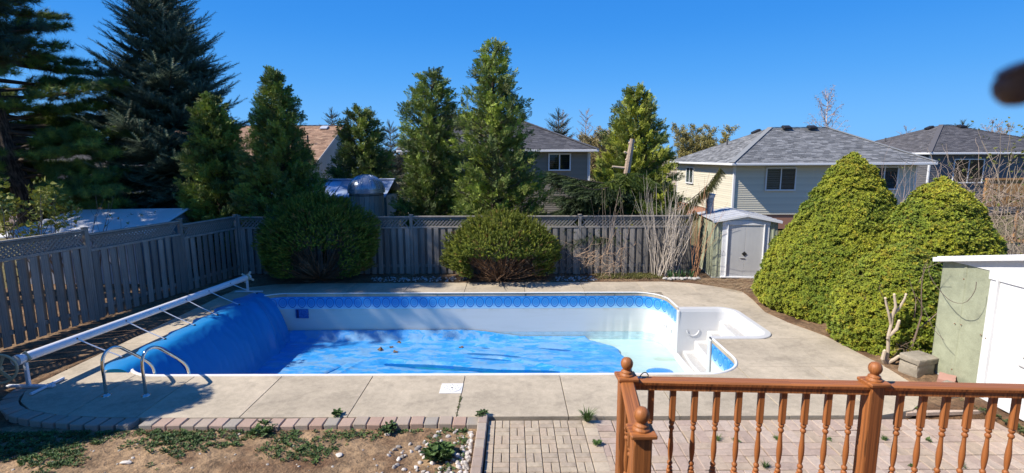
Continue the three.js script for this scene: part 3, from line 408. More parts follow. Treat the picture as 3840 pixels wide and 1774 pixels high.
// skimmer lid
{
  const s = thing('skimmer_lid', 'white square skimmer lid let into the patio slab', 'skimmer lid', [-1.0, 0, -7.99], .0); mesh('frame', cbox(.36, .012, .36, .004), mat(.70, .69, .66, .6), s, [0, .006, 0]); mesh('cover', new THREE.CylinderGeometry(.155, .155, .008, 32), mat(.74, .73, .70, .6), s, [0, .014, 0]);
  for (let i = 0; i < 16; i++) { const a = i / 16 * 2 * PI, q = i % 2 ? .075 : .12; mesh('hole', new THREE.CylinderGeometry(.008, .008, .003, 8), mat(.2, .19, .18, .9), s, [Math.cos(a) * q, .0185, Math.sin(a) * q]); }
  mesh('finger_hole', new THREE.CylinderGeometry(.016, .016, .003, 12), M.dark, s, [0.01, .0185, 0]);
}

// ================================================================ deck and its railing
{
  const r = rng(8), deck = thing('deck', 'brown timber deck under the turned baluster railing', 'deck', [0, 0, 0]); const bg = cbox(3.3, .035, .138, .005);
  for (let i = 0; i < 18; i++) mesh('board', bg, M.oakX, deck, [2.35, 1.33, -3.14 + i * .146]); mesh('rim_joist', cbox(3.3, .2, .04, .004), M.oakX, deck, [2.35, 1.2, -3.22]); mesh('rim_joist', cbox(.04, .2, 2.6, .004), M.oak, deck, [.69, 1.2, -1.9]); for (const [x, z] of [[.8, -3.1], [3.8, -3.1], [.8, -.8], [3.8, -.8]]) mesh('support_post', cbox(.12, 1.22, .12, .006), M.oak, deck, [x, .5, z]);
  const rail = thing('deck_railing', 'orange brown stained timber railing with turned balusters and ball finials', 'railing', [0, 0, 0]);
  const A = V(.755, 0, -3.24), P2 = V(2.33, 0, -3.15), N = V(.668, 0, -2.50), E = V(4.05, 0, -3.05); const TOP = 2.298;
  const cap = cbox(.135, .024, .135, .008), ball = new THREE.LatheGeometry([[.0001, .122], [.012, .121], [.024, .116], [.034, .105], [.0395, .09], [.040, .075], [.036, .060], [.027, .047], [.0225, .041], [.028, .036], [.036, .031], [.038, .024], [.034, .018], [.045, .013], [.047, .006], [.046, 0]].map(([a, b]) => new THREE.Vector2(a, b)), 28);
  const post = cbox(.096, 1.12, .096, .008, .3, .2);
  for (const [p, t, ry] of [[A, 2.297, .03], [P2, 2.297, .08], [N, 2.326, .02], [E, 2.297, .05]]) { const o = mesh('post', post, M.oak, rail, [p.x, t - .56, p.z], [0, ry, 0]); mesh('post_cap', cap, M.oakX, o, [0, .572, 0]); mesh('finial', ball, M.oak, o, [0, .584, 0]); }
  // moulded hand rail: profile swept between posts
  const pr = new THREE.Shape(); [[-.034, -.045], [-.034, -.012], [-.044, -.004], [-.046, .012], [-.036, .022], [.036, .022], [.046, .012], [.044, -.004], [.034, -.012], [.034, -.045]].forEach(([a, b], i) => i ? pr.lineTo(a, b) : pr.moveTo(a, b));
  const sweep = (a, b, y, sc = 1) => { const l = a.distanceTo(b) - .09, g = boxUV(new THREE.ExtrudeGeometry(pr, { depth: l, bevelEnabled: false, curveSegments: 1 }), .2, .4); g.translate(0, 0, -l / 2); const m = a.clone().add(b).multiplyScalar(.5); return [g, [m.x, y, m.z], [0, Math.atan2(b.x - a.x, b.z - a.z), 0]]; };
  for (const [a, b] of [[A, P2], [P2, E], [A, N]]) { const s = sweep(a, b, TOP - .02); mesh('hand_rail', s[0], b === N ? M.oak : M.oak, rail, s[1], s[2]); const s2 = sweep(a, b, 1.49); mesh('bottom_rail', s2[0], M.oak, rail, s2[1], s2[2]); }
  const lathe = new THREE.LatheGeometry([[.012, .0], [.017, .004], [.0185, .012], [.017, .020], [.0105, .026], [.011, .030], [.017, .037], [.0185, .046], [.0165, .055], [.0105, .061], [.010, .066], [.0125, .078], [.0155, .105], [.0178, .140], [.018, .165], [.0165, .195], [.0135, .230], [.0115, .262], [.0110, .280], [.0105, .284], [.017, .291], [.0185, .300], [.0165, .309], [.0105, .315], [.0105, .319], [.0165, .326], [.0185, .335], [.0165, .343], [.012, .349]].map(([a, b]) => new THREE.Vector2(a, b)), 16);
  const bal = norm([at(cbox(.037, .235, .037, .004, .1, .2), 0, .1175 + .349 + .0, 0), lathe.clone(), at(cbox(.037, .22, .037, .006, .4, .1), 0, -.11, 0)]); const low = TOP - .055 - .235 - .349;
  const row = (a, b, first, step, skip = .07) => { const l = a.distanceTo(b), d = b.clone().sub(a).normalize(), ry = Math.atan2(-d.z, d.x); for (let s = first; s < l - skip; s += step) mesh('baluster', bal, M.oak, rail, [a.x + d.x * s, low, a.z + d.z * s], [0, ry + rr(-.03, .03, r), 0]); };
  row(A, P2, .165, .1425); row(P2, E, .175, .1425); row(N, A, .22, .19);
  const hk = thing('metal_hook', 'small dark metal hook beside the ball finial of the corner railing post', 'hook', [A.x + .085, 2.303, A.z + .0]); mesh('hook_wire', smoothTube([V(0, 0, 0), V(.012, .02, 0), V(.03, .035, 0), V(.05, .03, 0), V(.058, .012, 0), V(.05, .0, 0)], .0035, 8, 24), M.dark, hk); mesh('screw_plate', cbox(.03, .006, .02, .002), mat(.6, .6, .6, .4, { metalness: .8 }), hk);
}

// ================================================================ metal garden sheds
const sage = (k = 1) => new THREE.MeshStandardMaterial({ map: scaleTex(T.concrete, 2.6), color: lin(.78 * k, .98 * k, .92 * k), roughness: .55 });
function ribPanel(w, h, ribs, m, name, parent, pos, rot) { // sheet with pressed ribs, in x,y, facing +z
  const s = new THREE.Shape(); s.moveTo(-w / 2, 0); const n = ribs; for (let i = 0; i < n; i++) { const c = -w / 2 + (i + .5) * w / n; s.lineTo(c - .03, 0); s.lineTo(c - .02, .014); s.lineTo(c + .02, .014); s.lineTo(c + .03, 0); } s.lineTo(w / 2, 0); s.lineTo(w / 2, -.01); s.lineTo(-w / 2, -.01); s.closePath();
  let g = new THREE.ExtrudeGeometry(s, { depth: h, bevelEnabled: false }); g.rotateX(-PI / 2); g.scale(1, 1, -1); g = boxUV(g); const idx = g.attributes.position; for (let i = 0; i < idx.count; i += 3) { const a = [0, 1, 2].map((k) => [idx.getX(i + 1 * k), idx.getY(i + k), idx.getZ(i + k)]); idx.setXYZ(i + 1, ...a[2]); idx.setXYZ(i + 2, ...a[1]); } g.computeVertexNormals(); return mesh(name, boxUV(g), m, parent, pos, rot);
}
function shed(label, pos, turn, w, d, he, hr, dw, o = {}) { // front faces +z, ridge along z
  const s = thing('garden_shed', label, 'shed', pos, turn, o.group); const sm = sage(o.k ?? 1), wm = mat(.80, .81, .82, .35, { map: scaleTex(T.paint, 1.2) }), dm = mat(o.door ?? .62, (o.door ?? .62) * 1.02, (o.door ?? .62) * 1.03, .4, { map: scaleTex(T.paint, 1.4) });
  ribPanel(d, he, 4, sm, 'side_wall', s, [-w / 2, .04, 0], [0, -PI / 2, 0]); ribPanel(d, he, 4, sm, 'side_wall', s, [w / 2, .04, 0], [0, PI / 2, 0]); ribPanel(w, he, 5, sm, 'rear_wall', s, [0, .04, -d / 2], [0, PI, 0]);
  const strip = (w - dw) / 2 - .16, cx = w / 2 - strip / 2; for (const k of [-1, 1]) { ribPanel(strip, he, 1, sm, 'front_panel', s, [k * cx, .04, d / 2], [0, 0, 0]); for (const [sx, sy] of [[cx - .06, he * .52], [cx + .06, he * .51], [dw / 2 + .19, he * .5], [dw / 2 + .1, he * .49], [cx, he * .12], [cx, he * .9]]) mesh('screw', new THREE.CylinderGeometry(.009, .009, .012, 8).rotateX(PI / 2), mat(.22, .11, .06, .8), s, [k * sx, sy, d / 2 + .021]); mesh('jamb', cbox(.16, he, .03, .006), wm, s, [k * (dw / 2 + .08), he / 2 + .04, d / 2 + .005]); mesh('door_track', cbox(.03, he - .06, .05, .006), wm, s, [k * (dw / 2 + .005), he / 2, d / 2 + .038]); }
  const gs = new THREE.Shape(); gs.moveTo(-w / 2, 0); gs.lineTo(w / 2, 0); gs.lineTo(0, hr - he); gs.closePath(); for (const k of [1, -1]) mesh('gable', boxUV(new THREE.ExtrudeGeometry(gs, { depth: .02, bevelEnabled: false })), wm, s, [0, he + .04, k > 0 ? d / 2 - .005 : -d / 2 - .015]);
  mesh('header', cbox(dw + .34, .13, .045, .006), wm, s, [0, he - .02, d / 2 + .02]);
  for (const k of [-1, 1]) { const n = o.doors ?? 2; if (n === 1 && k < 0) continue; const ww = n === 1 ? dw : dw / 2 - .004; const door = mesh('door', cbox(ww, he - .14, .02, .006), dm, s, [n === 1 ? 0 : k * (dw / 4), (he - .14) / 2 + .06, d / 2 + .006]); if (n === 2 && k < 0) { mesh('latch', cbox(.11, .11, .02, .004), M.dark, door, [dw / 4 - .01, -.08, .018], [0, 0, PI / 4]); mesh('handle', cbox(.14, .012, .03, .004), mat(.4, .4, .4, .4), door, [dw / 4 - .06, -.21, .02], [0, 0, -.05]); } }
  mesh('sill', cbox(dw + .3, .05, .07, .008), wm, s, [0, .05, d / 2 + .03]); mesh('base_frame', cbox(w + .02, .05, d + .02, .008), mat(.35, .37, .34, .7), s, [0, .02, 0]);
  const rw = Math.hypot(w / 2 + .09, hr - he), a = Math.atan2(hr - he, w / 2); const rm = o.roof ?? mat(.50, .51, .52, .55, { map: scaleTex(T.paint, .7) });
  for (const k of [-1, 1]) { const slope = new THREE.Group(); slope.name = 'roof'; slope.position.set(k * (w / 4 + .04), (he + hr) / 2 + .055, 0); slope.rotation.z = -k * a; s.add(slope); mesh('roof_sheet', cbox(rw, .014, d + .2, .004), rm, slope); for (let i = 0; i < 6; i++) mesh('seam', cbox(rw, .02, .02, .005), rm, slope, [0, .014, -d / 2 + (i + .1) * d / 5]); mesh('fascia', cbox(rw + .01, .075, .02, .004), wm, slope, [0, -.028, d / 2 + .11]); }
  return s;
}
const sh1 = shed('sage and white metal shed with double doors by the rear fence beside clipped conifer', [7.26, 0, -16.65], -.12, 1.85, 2.1, 1.76, 1.94, 1.05, { door: .55 });
sh1.scale.set(1, 1.0, 1);
const sh2 = shed('sage and white metal shed at the right edge beside concrete blocks', [8.25, 0, -6.9], -PI / 2 - .02, 3.4, 1.9, 1.97, 2.33, 1.22, { door: .80, k: .92, roof: mat(.75, .76, .78, .4) });
{ // stove pipe on the rear neighbour's side, standing behind the shed roof
  const v = thing('vent_pipe', 'galvanised vent pipe with flared cap rising behind the shed roof', 'vent pipe', [6.62, 1.7, -17.25]); mesh('pipe', new THREE.CylinderGeometry(.125, .13, .75, 20), M.galv, v, [0, .35, 0]); mesh('cap', new THREE.LatheGeometry([[.12, 0], [.15, .02], [.155, .09], [.17, .1], [.17, .115], [.06, .15], [0.001, .155]].map(([a, b]) => new THREE.Vector2(a, b)), 20), M.galv, v, [0, .68, 0]);
}

// ================================================================ houses beyond the fences
const glassM = pmat(.55, .62, .66, .03, { transmission: 1, thickness: 0 });
function win(parent, w, h, pos, ry, blindL, blindR, fm) { // sliding window, facing +z before turning
  const g = new THREE.Group(); g.name = 'window'; g.position.set(...pos); g.rotation.y = ry; parent.add(g); const f = .07, F = fm ?? M.trim;
  mesh('frame', norm([at(cbox(w + f, f, .09, .01), 0, h / 2, 0), at(cbox(w + f, f * 1.1, .11, .01), 0, -h / 2, .008), at(cbox(f, h - f, .09, .01), -w / 2, 0, 0), at(cbox(f, h - f, .09, .01), w / 2, 0, 0)]), F, g); mesh('mullion', cbox(.06, h - f, .08, .008), F, g, [0, 0, .0]);
  mesh('pane', new THREE.BoxGeometry(w / 2 - f, h - f, .006), glassM, g, [-w / 4 + .003, 0, .012]); mesh('pane', new THREE.BoxGeometry(w / 2 - f, h - f, .006), glassM, g, [w / 4, 0, .02]);
  const bl = (x, c, slats) => { const b = mesh('blind', cbox(w / 2 - .03, h - .04, .01, .003), mat(...c, .9), g, [x, 0, -.05]); if (slats) { const t = []; for (let i = 0; i < 14; i++) t.push(at(cbox(w / 2 - .06, .05, .008, .002), 0, -h / 2 + .06 + i * (h - .1) / 14, 0, .5)); mesh('blind_slats', norm(t), mat(c[0] * 2.2, c[1] * 2.2, c[2] * 2.2, .8), g, [x, 0, -.03]); } }; bl(-w / 4, blindL, false); bl(w / 4, blindR, true);
  return g;
}
function sidingWall(parent, a, b, y0, y1, m, lap = .115, name = 'siding_board') { // boards lapped, from point a to b (xz), outside on the right hand of a->b seen from above turned... faces +n
  const L = Math.hypot(b[0] - a[0], b[1] - a[1]), ry = Math.atan2(-(b[1] - a[1]), b[0] - a[0]); const w = new THREE.Group(); w.name = 'wall'; w.position.set(a[0], 0, a[1]); w.rotation.y = ry; parent.add(w);
  const n = Math.round((y1 - y0) / lap), g = cbox(L, lap + .012, .012, .002); for (let i = 0; i < n; i++) mesh(name, g, Array.isArray(m) ? m[i % m.length] : m, w, [L / 2, y0 + (i + .5) * lap, .004], [-.16, 0, 0]); mesh('wall_core', cbox(L - .02, y1 - y0, .12, .002), mat(.2, .2, .19, .9), w, [L / 2, (y0 + y1) / 2, -.075]); for (const x of [.03, L - .03]) mesh('corner_post', cbox(.08, y1 - y0, .045, .004), M.trim, w, [x, (y0 + y1) / 2, .012]); return w;
}
// roof slope from shingle tabs: quad given by eave a,b and upper c,d (d over a); real courses, joined
function shingles(name, parent, a, b, c, d, cols, seed, tabW = .33, exp = .145) {
  const r = rng(seed), t = new TB(), H = a.clone().lerp(b, .5).distanceTo(d.clone().lerp(c, .5)), rows = Math.round(H / exp), nrm = b.clone().sub(a).cross(d.clone().sub(a)).normalize(); if (nrm.y < 0) nrm.multiplyScalar(-1);
  for (let j = 0; j < rows; j++) {
    const l0 = a.clone().lerp(d, j / rows), r0 = b.clone().lerp(c, j / rows), l1 = a.clone().lerp(d, Math.min(1, (j + 1.12) / rows)), r1 = b.clone().lerp(c, Math.min(1, (j + 1.12) / rows)), W = l0.distanceTo(r0); if (W < .05) continue; const n = Math.max(1, Math.round(W / tabW)); const off = (j % 2) * .5 + rr(-.15, .15, r);
    for (let i = 0; i <= n; i++) { const u0 = clamp((i - off) / n), u1 = clamp((i + 1 - off) / n); if (u1 - u0 < 1e-4) continue; const lift = .014 + (r() < .5 ? .010 : 0), k = rr(.78, 1.2, r), col = cols[Math.floor(r() * cols.length)].map((q) => q * k); const gp = .004 / W; const A = l0.clone().lerp(r0, u0 + gp).addScaledVector(nrm, lift), B = l0.clone().lerp(r0, u1 - gp).addScaledVector(nrm, lift), C = l1.clone().lerp(r1, u1 - gp).addScaledVector(nrm, .003), D = l1.clone().lerp(r1, u0 + gp).addScaledVector(nrm, .003), A2 = A.clone().addScaledVector(nrm, -lift), B2 = B.clone().addScaledVector(nrm, -lift);
      t.quad(A, B, C, D, [0, 0], [1, 0], [1, 1], [0, 1], col); t.quad(A2, B2, B, A, [0, 0], [1, 0], [1, .1], [0, .1], col); }
  }
  const o = mesh(name, t.geo(), M.shingle, parent); o.userData.kind = 'stuff';
  // deck below, so that nothing shows through
  const q = new TB(), dn = nrm.clone().multiplyScalar(-.03); q.quad(a.clone().add(dn), b.clone().add(dn), c.clone().add(dn), d.clone().add(dn)); mesh('roof_deck', q.geo(), mat(cols[0][0] * .5, cols[0][1] * .5, cols[0][2] * .5, .95), parent); return o;
}
M.shingle = new THREE.MeshStandardMaterial({ vertexColors: true, roughness: .95 });
function hipCap(parent, a, b, col) { const l = a.distanceTo(b), n = Math.round(l / .2), g = cbox(.26, .02, .24, .006), m = mat(...col, .95); const grp = []; for (let i = 0; i < n; i++) { const p = a.clone().lerp(b, (i + .5) / n), q = cbox(.28, .022, .23, .006); const mm = new THREE.Matrix4().lookAt(a, b, UPV); q.applyMatrix4(mm); q.translate(p.x, p.y + .03 + (i % 2) * .006, p.z); grp.push(q); } mesh('hip_cap', norm(grp), m, parent); }
function hipHouse(o) { // rectangle x0..x1, zf (front) .. zb, ridge points
  const h = thing('house', o.label, 'house'); const ov = .45, of = o.of ?? ov, E = o.eave, a = V(o.x0 - ov, E, o.zf + of), b = V(o.x1 + ov, E, o.zf + of), c = V(o.x1 + ov, E, o.zb - ov), d = V(o.x0 - ov, E, o.zb - ov), r0 = o.r0, r1 = o.r1;
  const roof = new THREE.Group(); roof.name = 'roof'; h.add(roof);
  shingles('shingles', roof, a, b, r1, r0, o.roof, o.seed); shingles('shingles', roof, d, a, r0.clone().add(V(0, 0, 0)), r0.clone(), o.roof, o.seed + 1); shingles('shingles', roof, b, c, r1.clone(), r1.clone(), o.roof, o.seed + 2); shingles('shingles', roof, c, d, r0, r1, o.roof, o.seed + 3);
  const cc = o.cap ?? o.roof[0]; hipCap(roof, a, r0, cc); hipCap(roof, b, r1, cc); if (r0.distanceTo(r1) > .3) hipCap(roof, r0, r1, cc);
  // fascia, gutter, soffit
  const gm = o.gutter ?? M.trim; for (const [p, q] of [[a, b], [d, a], [b, c]]) { const l = p.distanceTo(q), m = p.clone().add(q).multiplyScalar(.5), ry = Math.atan2(-(q.z - p.z), q.x - p.x); const gt = mesh('gutter', cbox(l + .04, .13, .11, .02), gm, h, [m.x, E - .075, m.z], [0, ry, 0]); }
  mesh('soffit', cbox(o.x1 - o.x0 + 2 * ov - .06, .02, o.zf - o.zb + of + ov - .06, .002), mat(.55, .55, .52, .8), h, [(o.x0 + o.x1) / 2, E - .13, (o.zf + o.zb + of - ov) / 2]);
  sidingWall(h, [o.x0, o.zf], [o.x1, o.zf], o.y0 ?? 0, E - .14, o.siding); sidingWall(h, [o.x0, o.zb], [o.x0, o.zf], o.y0 ?? 0, E - .14, o.siding); sidingWall(h, [o.x1, o.zf], [o.x1, o.zb], o.y0 ?? 0, E - .14, o.siding);
  if (o.y0) mesh('foundation', boxUV(new THREE.BoxGeometry(o.x1 - o.x0 - .06, o.y0 + .1, o.zf - o.zb - .06)), o.base ?? mat(.36, .18, .12, .95), h, [(o.x0 + o.x1) / 2, o.y0 / 2, (o.zf + o.zb) / 2]);
  const vg = norm([at(cbox(.46, .10, .40, .03), 0, .06, 0), at(cbox(.52, .03, .46, .01), 0, .01, 0)]); for (const [x, y, z, rx, rz] of o.vents ?? []) mesh('roof_vent', vg, M.dark, roof, [x, y, z], [rx, 0, rz]);
  for (const [x, y, z] of o.pipes ?? []) mesh('pipe', new THREE.CylinderGeometry(.05, .05, .5, 10), mat(.08, .08, .085, .7), roof, [x, y, z]);
  return h;
}
const vin = (r, g, b) => [1, .95, 1.04].map((k) => mat(r * k, g * k, b * k, .6));
// right house
{
  const h = hipHouse({ label: 'cream sided house with grey hip roof behind the small shed and clipped conifers', x0: 11.55, x1: 21.0, zf: -27, zb: -36.2, of: .68, eave: 3.42, y0: .72, r0: V(15.5, 5.42, -31.6), r1: V(18.9, 5.42, -31.6), roof: [[.19, .195, .20], [.25, .255, .26], [.14, .145, .15]], cap: [.23, .24, .245], seed: 41, siding: vin(.64, .60, .48), vents: [[14.95, 5.2, -32.2, 0, .45], [16.25, 5.38, -31.15, .38, 0], [17.75, 5.38, -31.15, .38, 0]], pipes: [[13.3, 4.55, -32.4]] });
  win(h, 1.52, 1.15, [13.95, 2.57, -26.95], 0, [.02, .022, .025], [.09, .10, .12]); win(h, 1.4, 1.15, [19.3, 2.6, -26.95], 0, [.03, .035, .04], [.12, .13, .14]); win(h, 1.3, 1.0, [11.5, 2.55, -33.6], -PI / 2, [.02, .02, .022], [.2, .2, .2]); mesh('corner_board', cbox(.11, 2.45, .11, .01), M.trim, h, [11.54, 2.07, -26.98]);
}
// middle house
{
  const h = hipHouse({ label: 'taupe sided house with dark grey roof and white slider window behind the tall cedar', x0: -6, x1: 4.42, zf: -30, zb: -40, eave: 4.16, y0: .5, r0: V(-4.6, 6.5, -35), r1: V(-.4, 6.5, -35), roof: [[.088, .088, .098], [.07, .07, .08], [.105, .105, .115]], seed: 51, siding: vin(.25, .215, .165), base: mat(.2, .18, .16, .9) });
  win(h, 1.22, .92, [2.74, 3.45, -29.94], 0, [.03, .02, .02], [.05, .055, .065], mat(.8, .8, .8, .45)); mesh('downspout', cbox(.07, 3.2, .07, .01), M.trim, h, [4.46, 2.45, -29.92]);
}
// far right house
{
  const h = hipHouse({ label: 'slate blue sided house with charcoal hip roof at the far right', x0: 26.9, x1: 37, zf: -33.6, zb: -44, eave: 3.95, y0: 0, r0: V(31.6, 5.95, -38.8), r1: V(32.3, 5.95, -38.8), roof: [[.105, .10, .105], [.085, .082, .088], [.13, .125, .13]], seed: 61, siding: vin(.12, .12, .128), vents: [[30.9, 5.75, -39.0, 0, .4], [32.6, 5.8, -38.2, .35, 0], [27.2, 4.3, -41, 0, .4]], pipes: [[28.6, 4.85, -40.2]] });
  win(h, 1.9, 1.5, [29.4, 2.75, -33.54], 0, [.02, .022, .026], [.05, .055, .06]); win(h, 1.9, 1.5, [35.3, 2.7, -33.54], 0, [.015, .015, .018], [.03, .03, .035]);
}
// left house with gable to the right
{
  const h = thing('house', 'house with tan shingle gable roof seen between two dark cedars', 'house'); const roof = new THREE.Group(); roof.name = 'roof'; h.add(roof); const R0 = V(-27, 6.15, -40), R1 = V(-12.7, 6.15, -40), E0 = V(-27, 3.3, -33.6), E1 = V(-12.7, 3.3, -33.6), B0 = V(-27, 3.3, -46.4), B1 = V(-12.7, 3.3, -46.4); const tan = [[.36, .22, .14], [.30, .185, .12], [.42, .27, .175]];
  shingles('shingles', roof, E0, E1, R1, R0, tan, 71, .33, .16); shingles('shingles', roof, B1, B0, R0, R1, tan, 72, .5, .3); hipCap(roof, R0, R1, [.26, .17, .11]);
  const s = mat(.40, .40, .36, .6), gs = new THREE.Group(); gs.name = 'wall'; h.add(gs); for (let i = 0; i < 48; i++) { const y = i * .12 + .3, half = y < 3.2 ? 6 : 6 * (6.1 - y) / 2.9; if (half < .1) continue; mesh('siding_board', cbox(.012, .13, half * 2, .002), s, gs, [-13.0, y, -40], [0, 0, -.14]); } mesh('wall_core', boxUV(new THREE.BoxGeometry(13.8, 3.2, 11.8)), mat(.4, .4, .36, .8), gs, [-20, 1.6, -40]);
  for (const k of [-1, 1]) { const a = Math.atan2(2.85, 6.4); mesh('rake_board', cbox(.05, .16, 7.05, .006), mat(.45, .42, .38, .6), roof, [-12.68, 4.66, -40 + k * 3.2], [k * a, 0, 0]); }
  mesh('skylight', norm([at(cbox(.55, .08, .55, .02), 0, 0, 0)]), mat(.5, .52, .55, .2), roof, [-14.0, 5.98, -39.4], [.42, 0, 0]); mesh('pipe', new THREE.CylinderGeometry(.06, .06, .5, 10), M.dark, roof, [-14.2, 5.05, -36.6]);
}
// far left brick house
{
  const h = thing('house', 'pinkish brick house glimpsed past the pine trunk at the far left', 'house'); const roof = new THREE.Group(); roof.name = 'roof'; h.add(roof); const br = new THREE.MeshStandardMaterial({ map: scaleTex(T.paint, .5), color: lin(.56, .40, .34), roughness: .95 });
  const w = new THREE.Group(); w.name = 'wall'; h.add(w); mesh('wall_core', boxUV(new THREE.BoxGeometry(15.9, 3.3, 7.9)), mat(.42, .36, .32, .95), w, [-31, 1.65, -34]); const rw = rng(19), bg = [.31, .33].map((l) => cbox(l, .085, .05, .006)); const lst = []; for (let j = 0; j < 36; j++) for (let i = 0; i < 26; i++) lst.push(at(cbox(.315, .082, .05, .006), -31 + (i + (j % 2) * .5) * .33, .06 + j * .092, -29.99)); const o = mesh('brick', norm(lst), br, w); o.userData.kind = 'stuff';
  shingles('shingles', roof, V(-39.5, 3.3, -29.5), V(-22.5, 3.3, -29.5), V(-27, 5.1, -34), V(-35, 5.1, -34), [[.13, .12, .12], [.10, .10, .10]], 81); shingles('shingles', roof, V(-22.5, 3.3, -29.5), V(-22.5, 3.3, -38.5), V(-27, 5.1, -34), V(-27, 5.1, -34), [[.13, .12, .12], [.10, .10, .10]], 82);
  mesh('gutter', cbox(17, .14, .12, .02), mat(.5, .36, .28, .6), h, [-31, 3.24, -29.45]); win(h, 1.3, 1.5, [-24.9, 2.1, -29.93], 0, [.1, .11, .12], [.2, .2, .2]); win(h, 1.5, 1.4, [-33, 2.1, -29.93], 0, [.1, .11, .12], [.2, .2, .2]);
}
// distant house between the cut spruce and the right house
{
  const h = thing('house', 'distant brown roofed house just left of the cream house eave', 'house'); const roof = new THREE.Group(); roof.name = 'roof'; h.add(roof); shingles('shingles', roof, V(21, 3.3, -66), V(31, 3.3, -66), V(29, 4.4, -71), V(23, 4.4, -71), [[.16, .10, .075], [.13, .08, .06]], 85, .5, .25); mesh('wall', boxUV(new THREE.BoxGeometry(9, 3.3, 8)), mat(.4, .33, .27, .9), h, [26, 1.65, -71]); mesh('gutter', cbox(10, .14, .12, .02), M.trim, h, [26, 3.24, -65.95]); win(h, 1.4, 1.2, [26, 2, -66.96], 0, [.05, .05, .06], [.1, .1, .1]);
}
// white roofed shed over the left fence
{
  const s = thing('garden_shed', 'low shed with wide white metal roof beyond the left fence', 'shed'); const wm = mat(.86, .87, .88, .28, { map: scaleTex(T.paint, 1.5) }), gm = mat(.30, .31, .33, .6); const R0 = V(-14.6, 2.06, -17.2), R1 = V(-10.85, 2.1, -17.2), N0 = V(-15.3, 1.48, -14.9), N1 = V(-10.85, 1.55, -15.15), F0 = V(-14.6, 1.45, -19.5), F1 = V(-10.85, 1.48, -19.5);
  const slope = (a, b, c, d) => { const g = new THREE.Group(); g.name = 'roof'; s.add(g); const n = 7; for (let i = 0; i < n; i++) { const p = a.clone().lerp(b, i / n), q = a.clone().lerp(b, (i + 1) / n), e = d.clone().lerp(c, (i + 1) / n), f = d.clone().lerp(c, i / n), dn = V(0, -.03, 0); const t = new TB(); const uv = (v) => [v.x, v.z]; t.quad(p, q, e, f, uv(p), uv(q), uv(e), uv(f)); t.quad(p.clone().add(dn), q.clone().add(dn), q, p, uv(p), uv(q), uv(q), uv(p)); t.quad(p.clone().add(dn), q.clone().add(dn), e.clone().add(dn), f.clone().add(dn), uv(p), uv(q), uv(e), uv(f)); mesh('roof_sheet', t.geo(), wm, g); } };
  slope(N0, N1, R1, R0); slope(F1, F0, R0, R1); const sh = new THREE.Shape(); sh.moveTo(2.0, 0); sh.lineTo(2.0, 1.5); sh.lineTo(0, 2.03); sh.lineTo(-2.2, 1.42); sh.lineTo(-2.2, 0); sh.closePath(); mesh('gable_wall', boxUV(new THREE.ExtrudeGeometry(sh, { depth: .04, bevelEnabled: false })), gm, s, [-10.99, 0, -17.2], [0, PI / 2, 0]); mesh('side_wall', boxUV(new THREE.BoxGeometry(3.7, 1.48, .05)), gm, s, [-12.85, .74, -15.25]); mesh('rear_wall', boxUV(new THREE.BoxGeometry(3.6, 1.4, .05)), gm, s, [-12.8, .7, -19.35]);
  for (const [p, q] of [[N1, R1], [R1, F1]]) mesh('rake_trim', tube([p.clone().add(V(.03, -.03, 0)), q.clone().add(V(.03, -.03, 0))], [.045, .045], 4).geo(), wm, s);
}
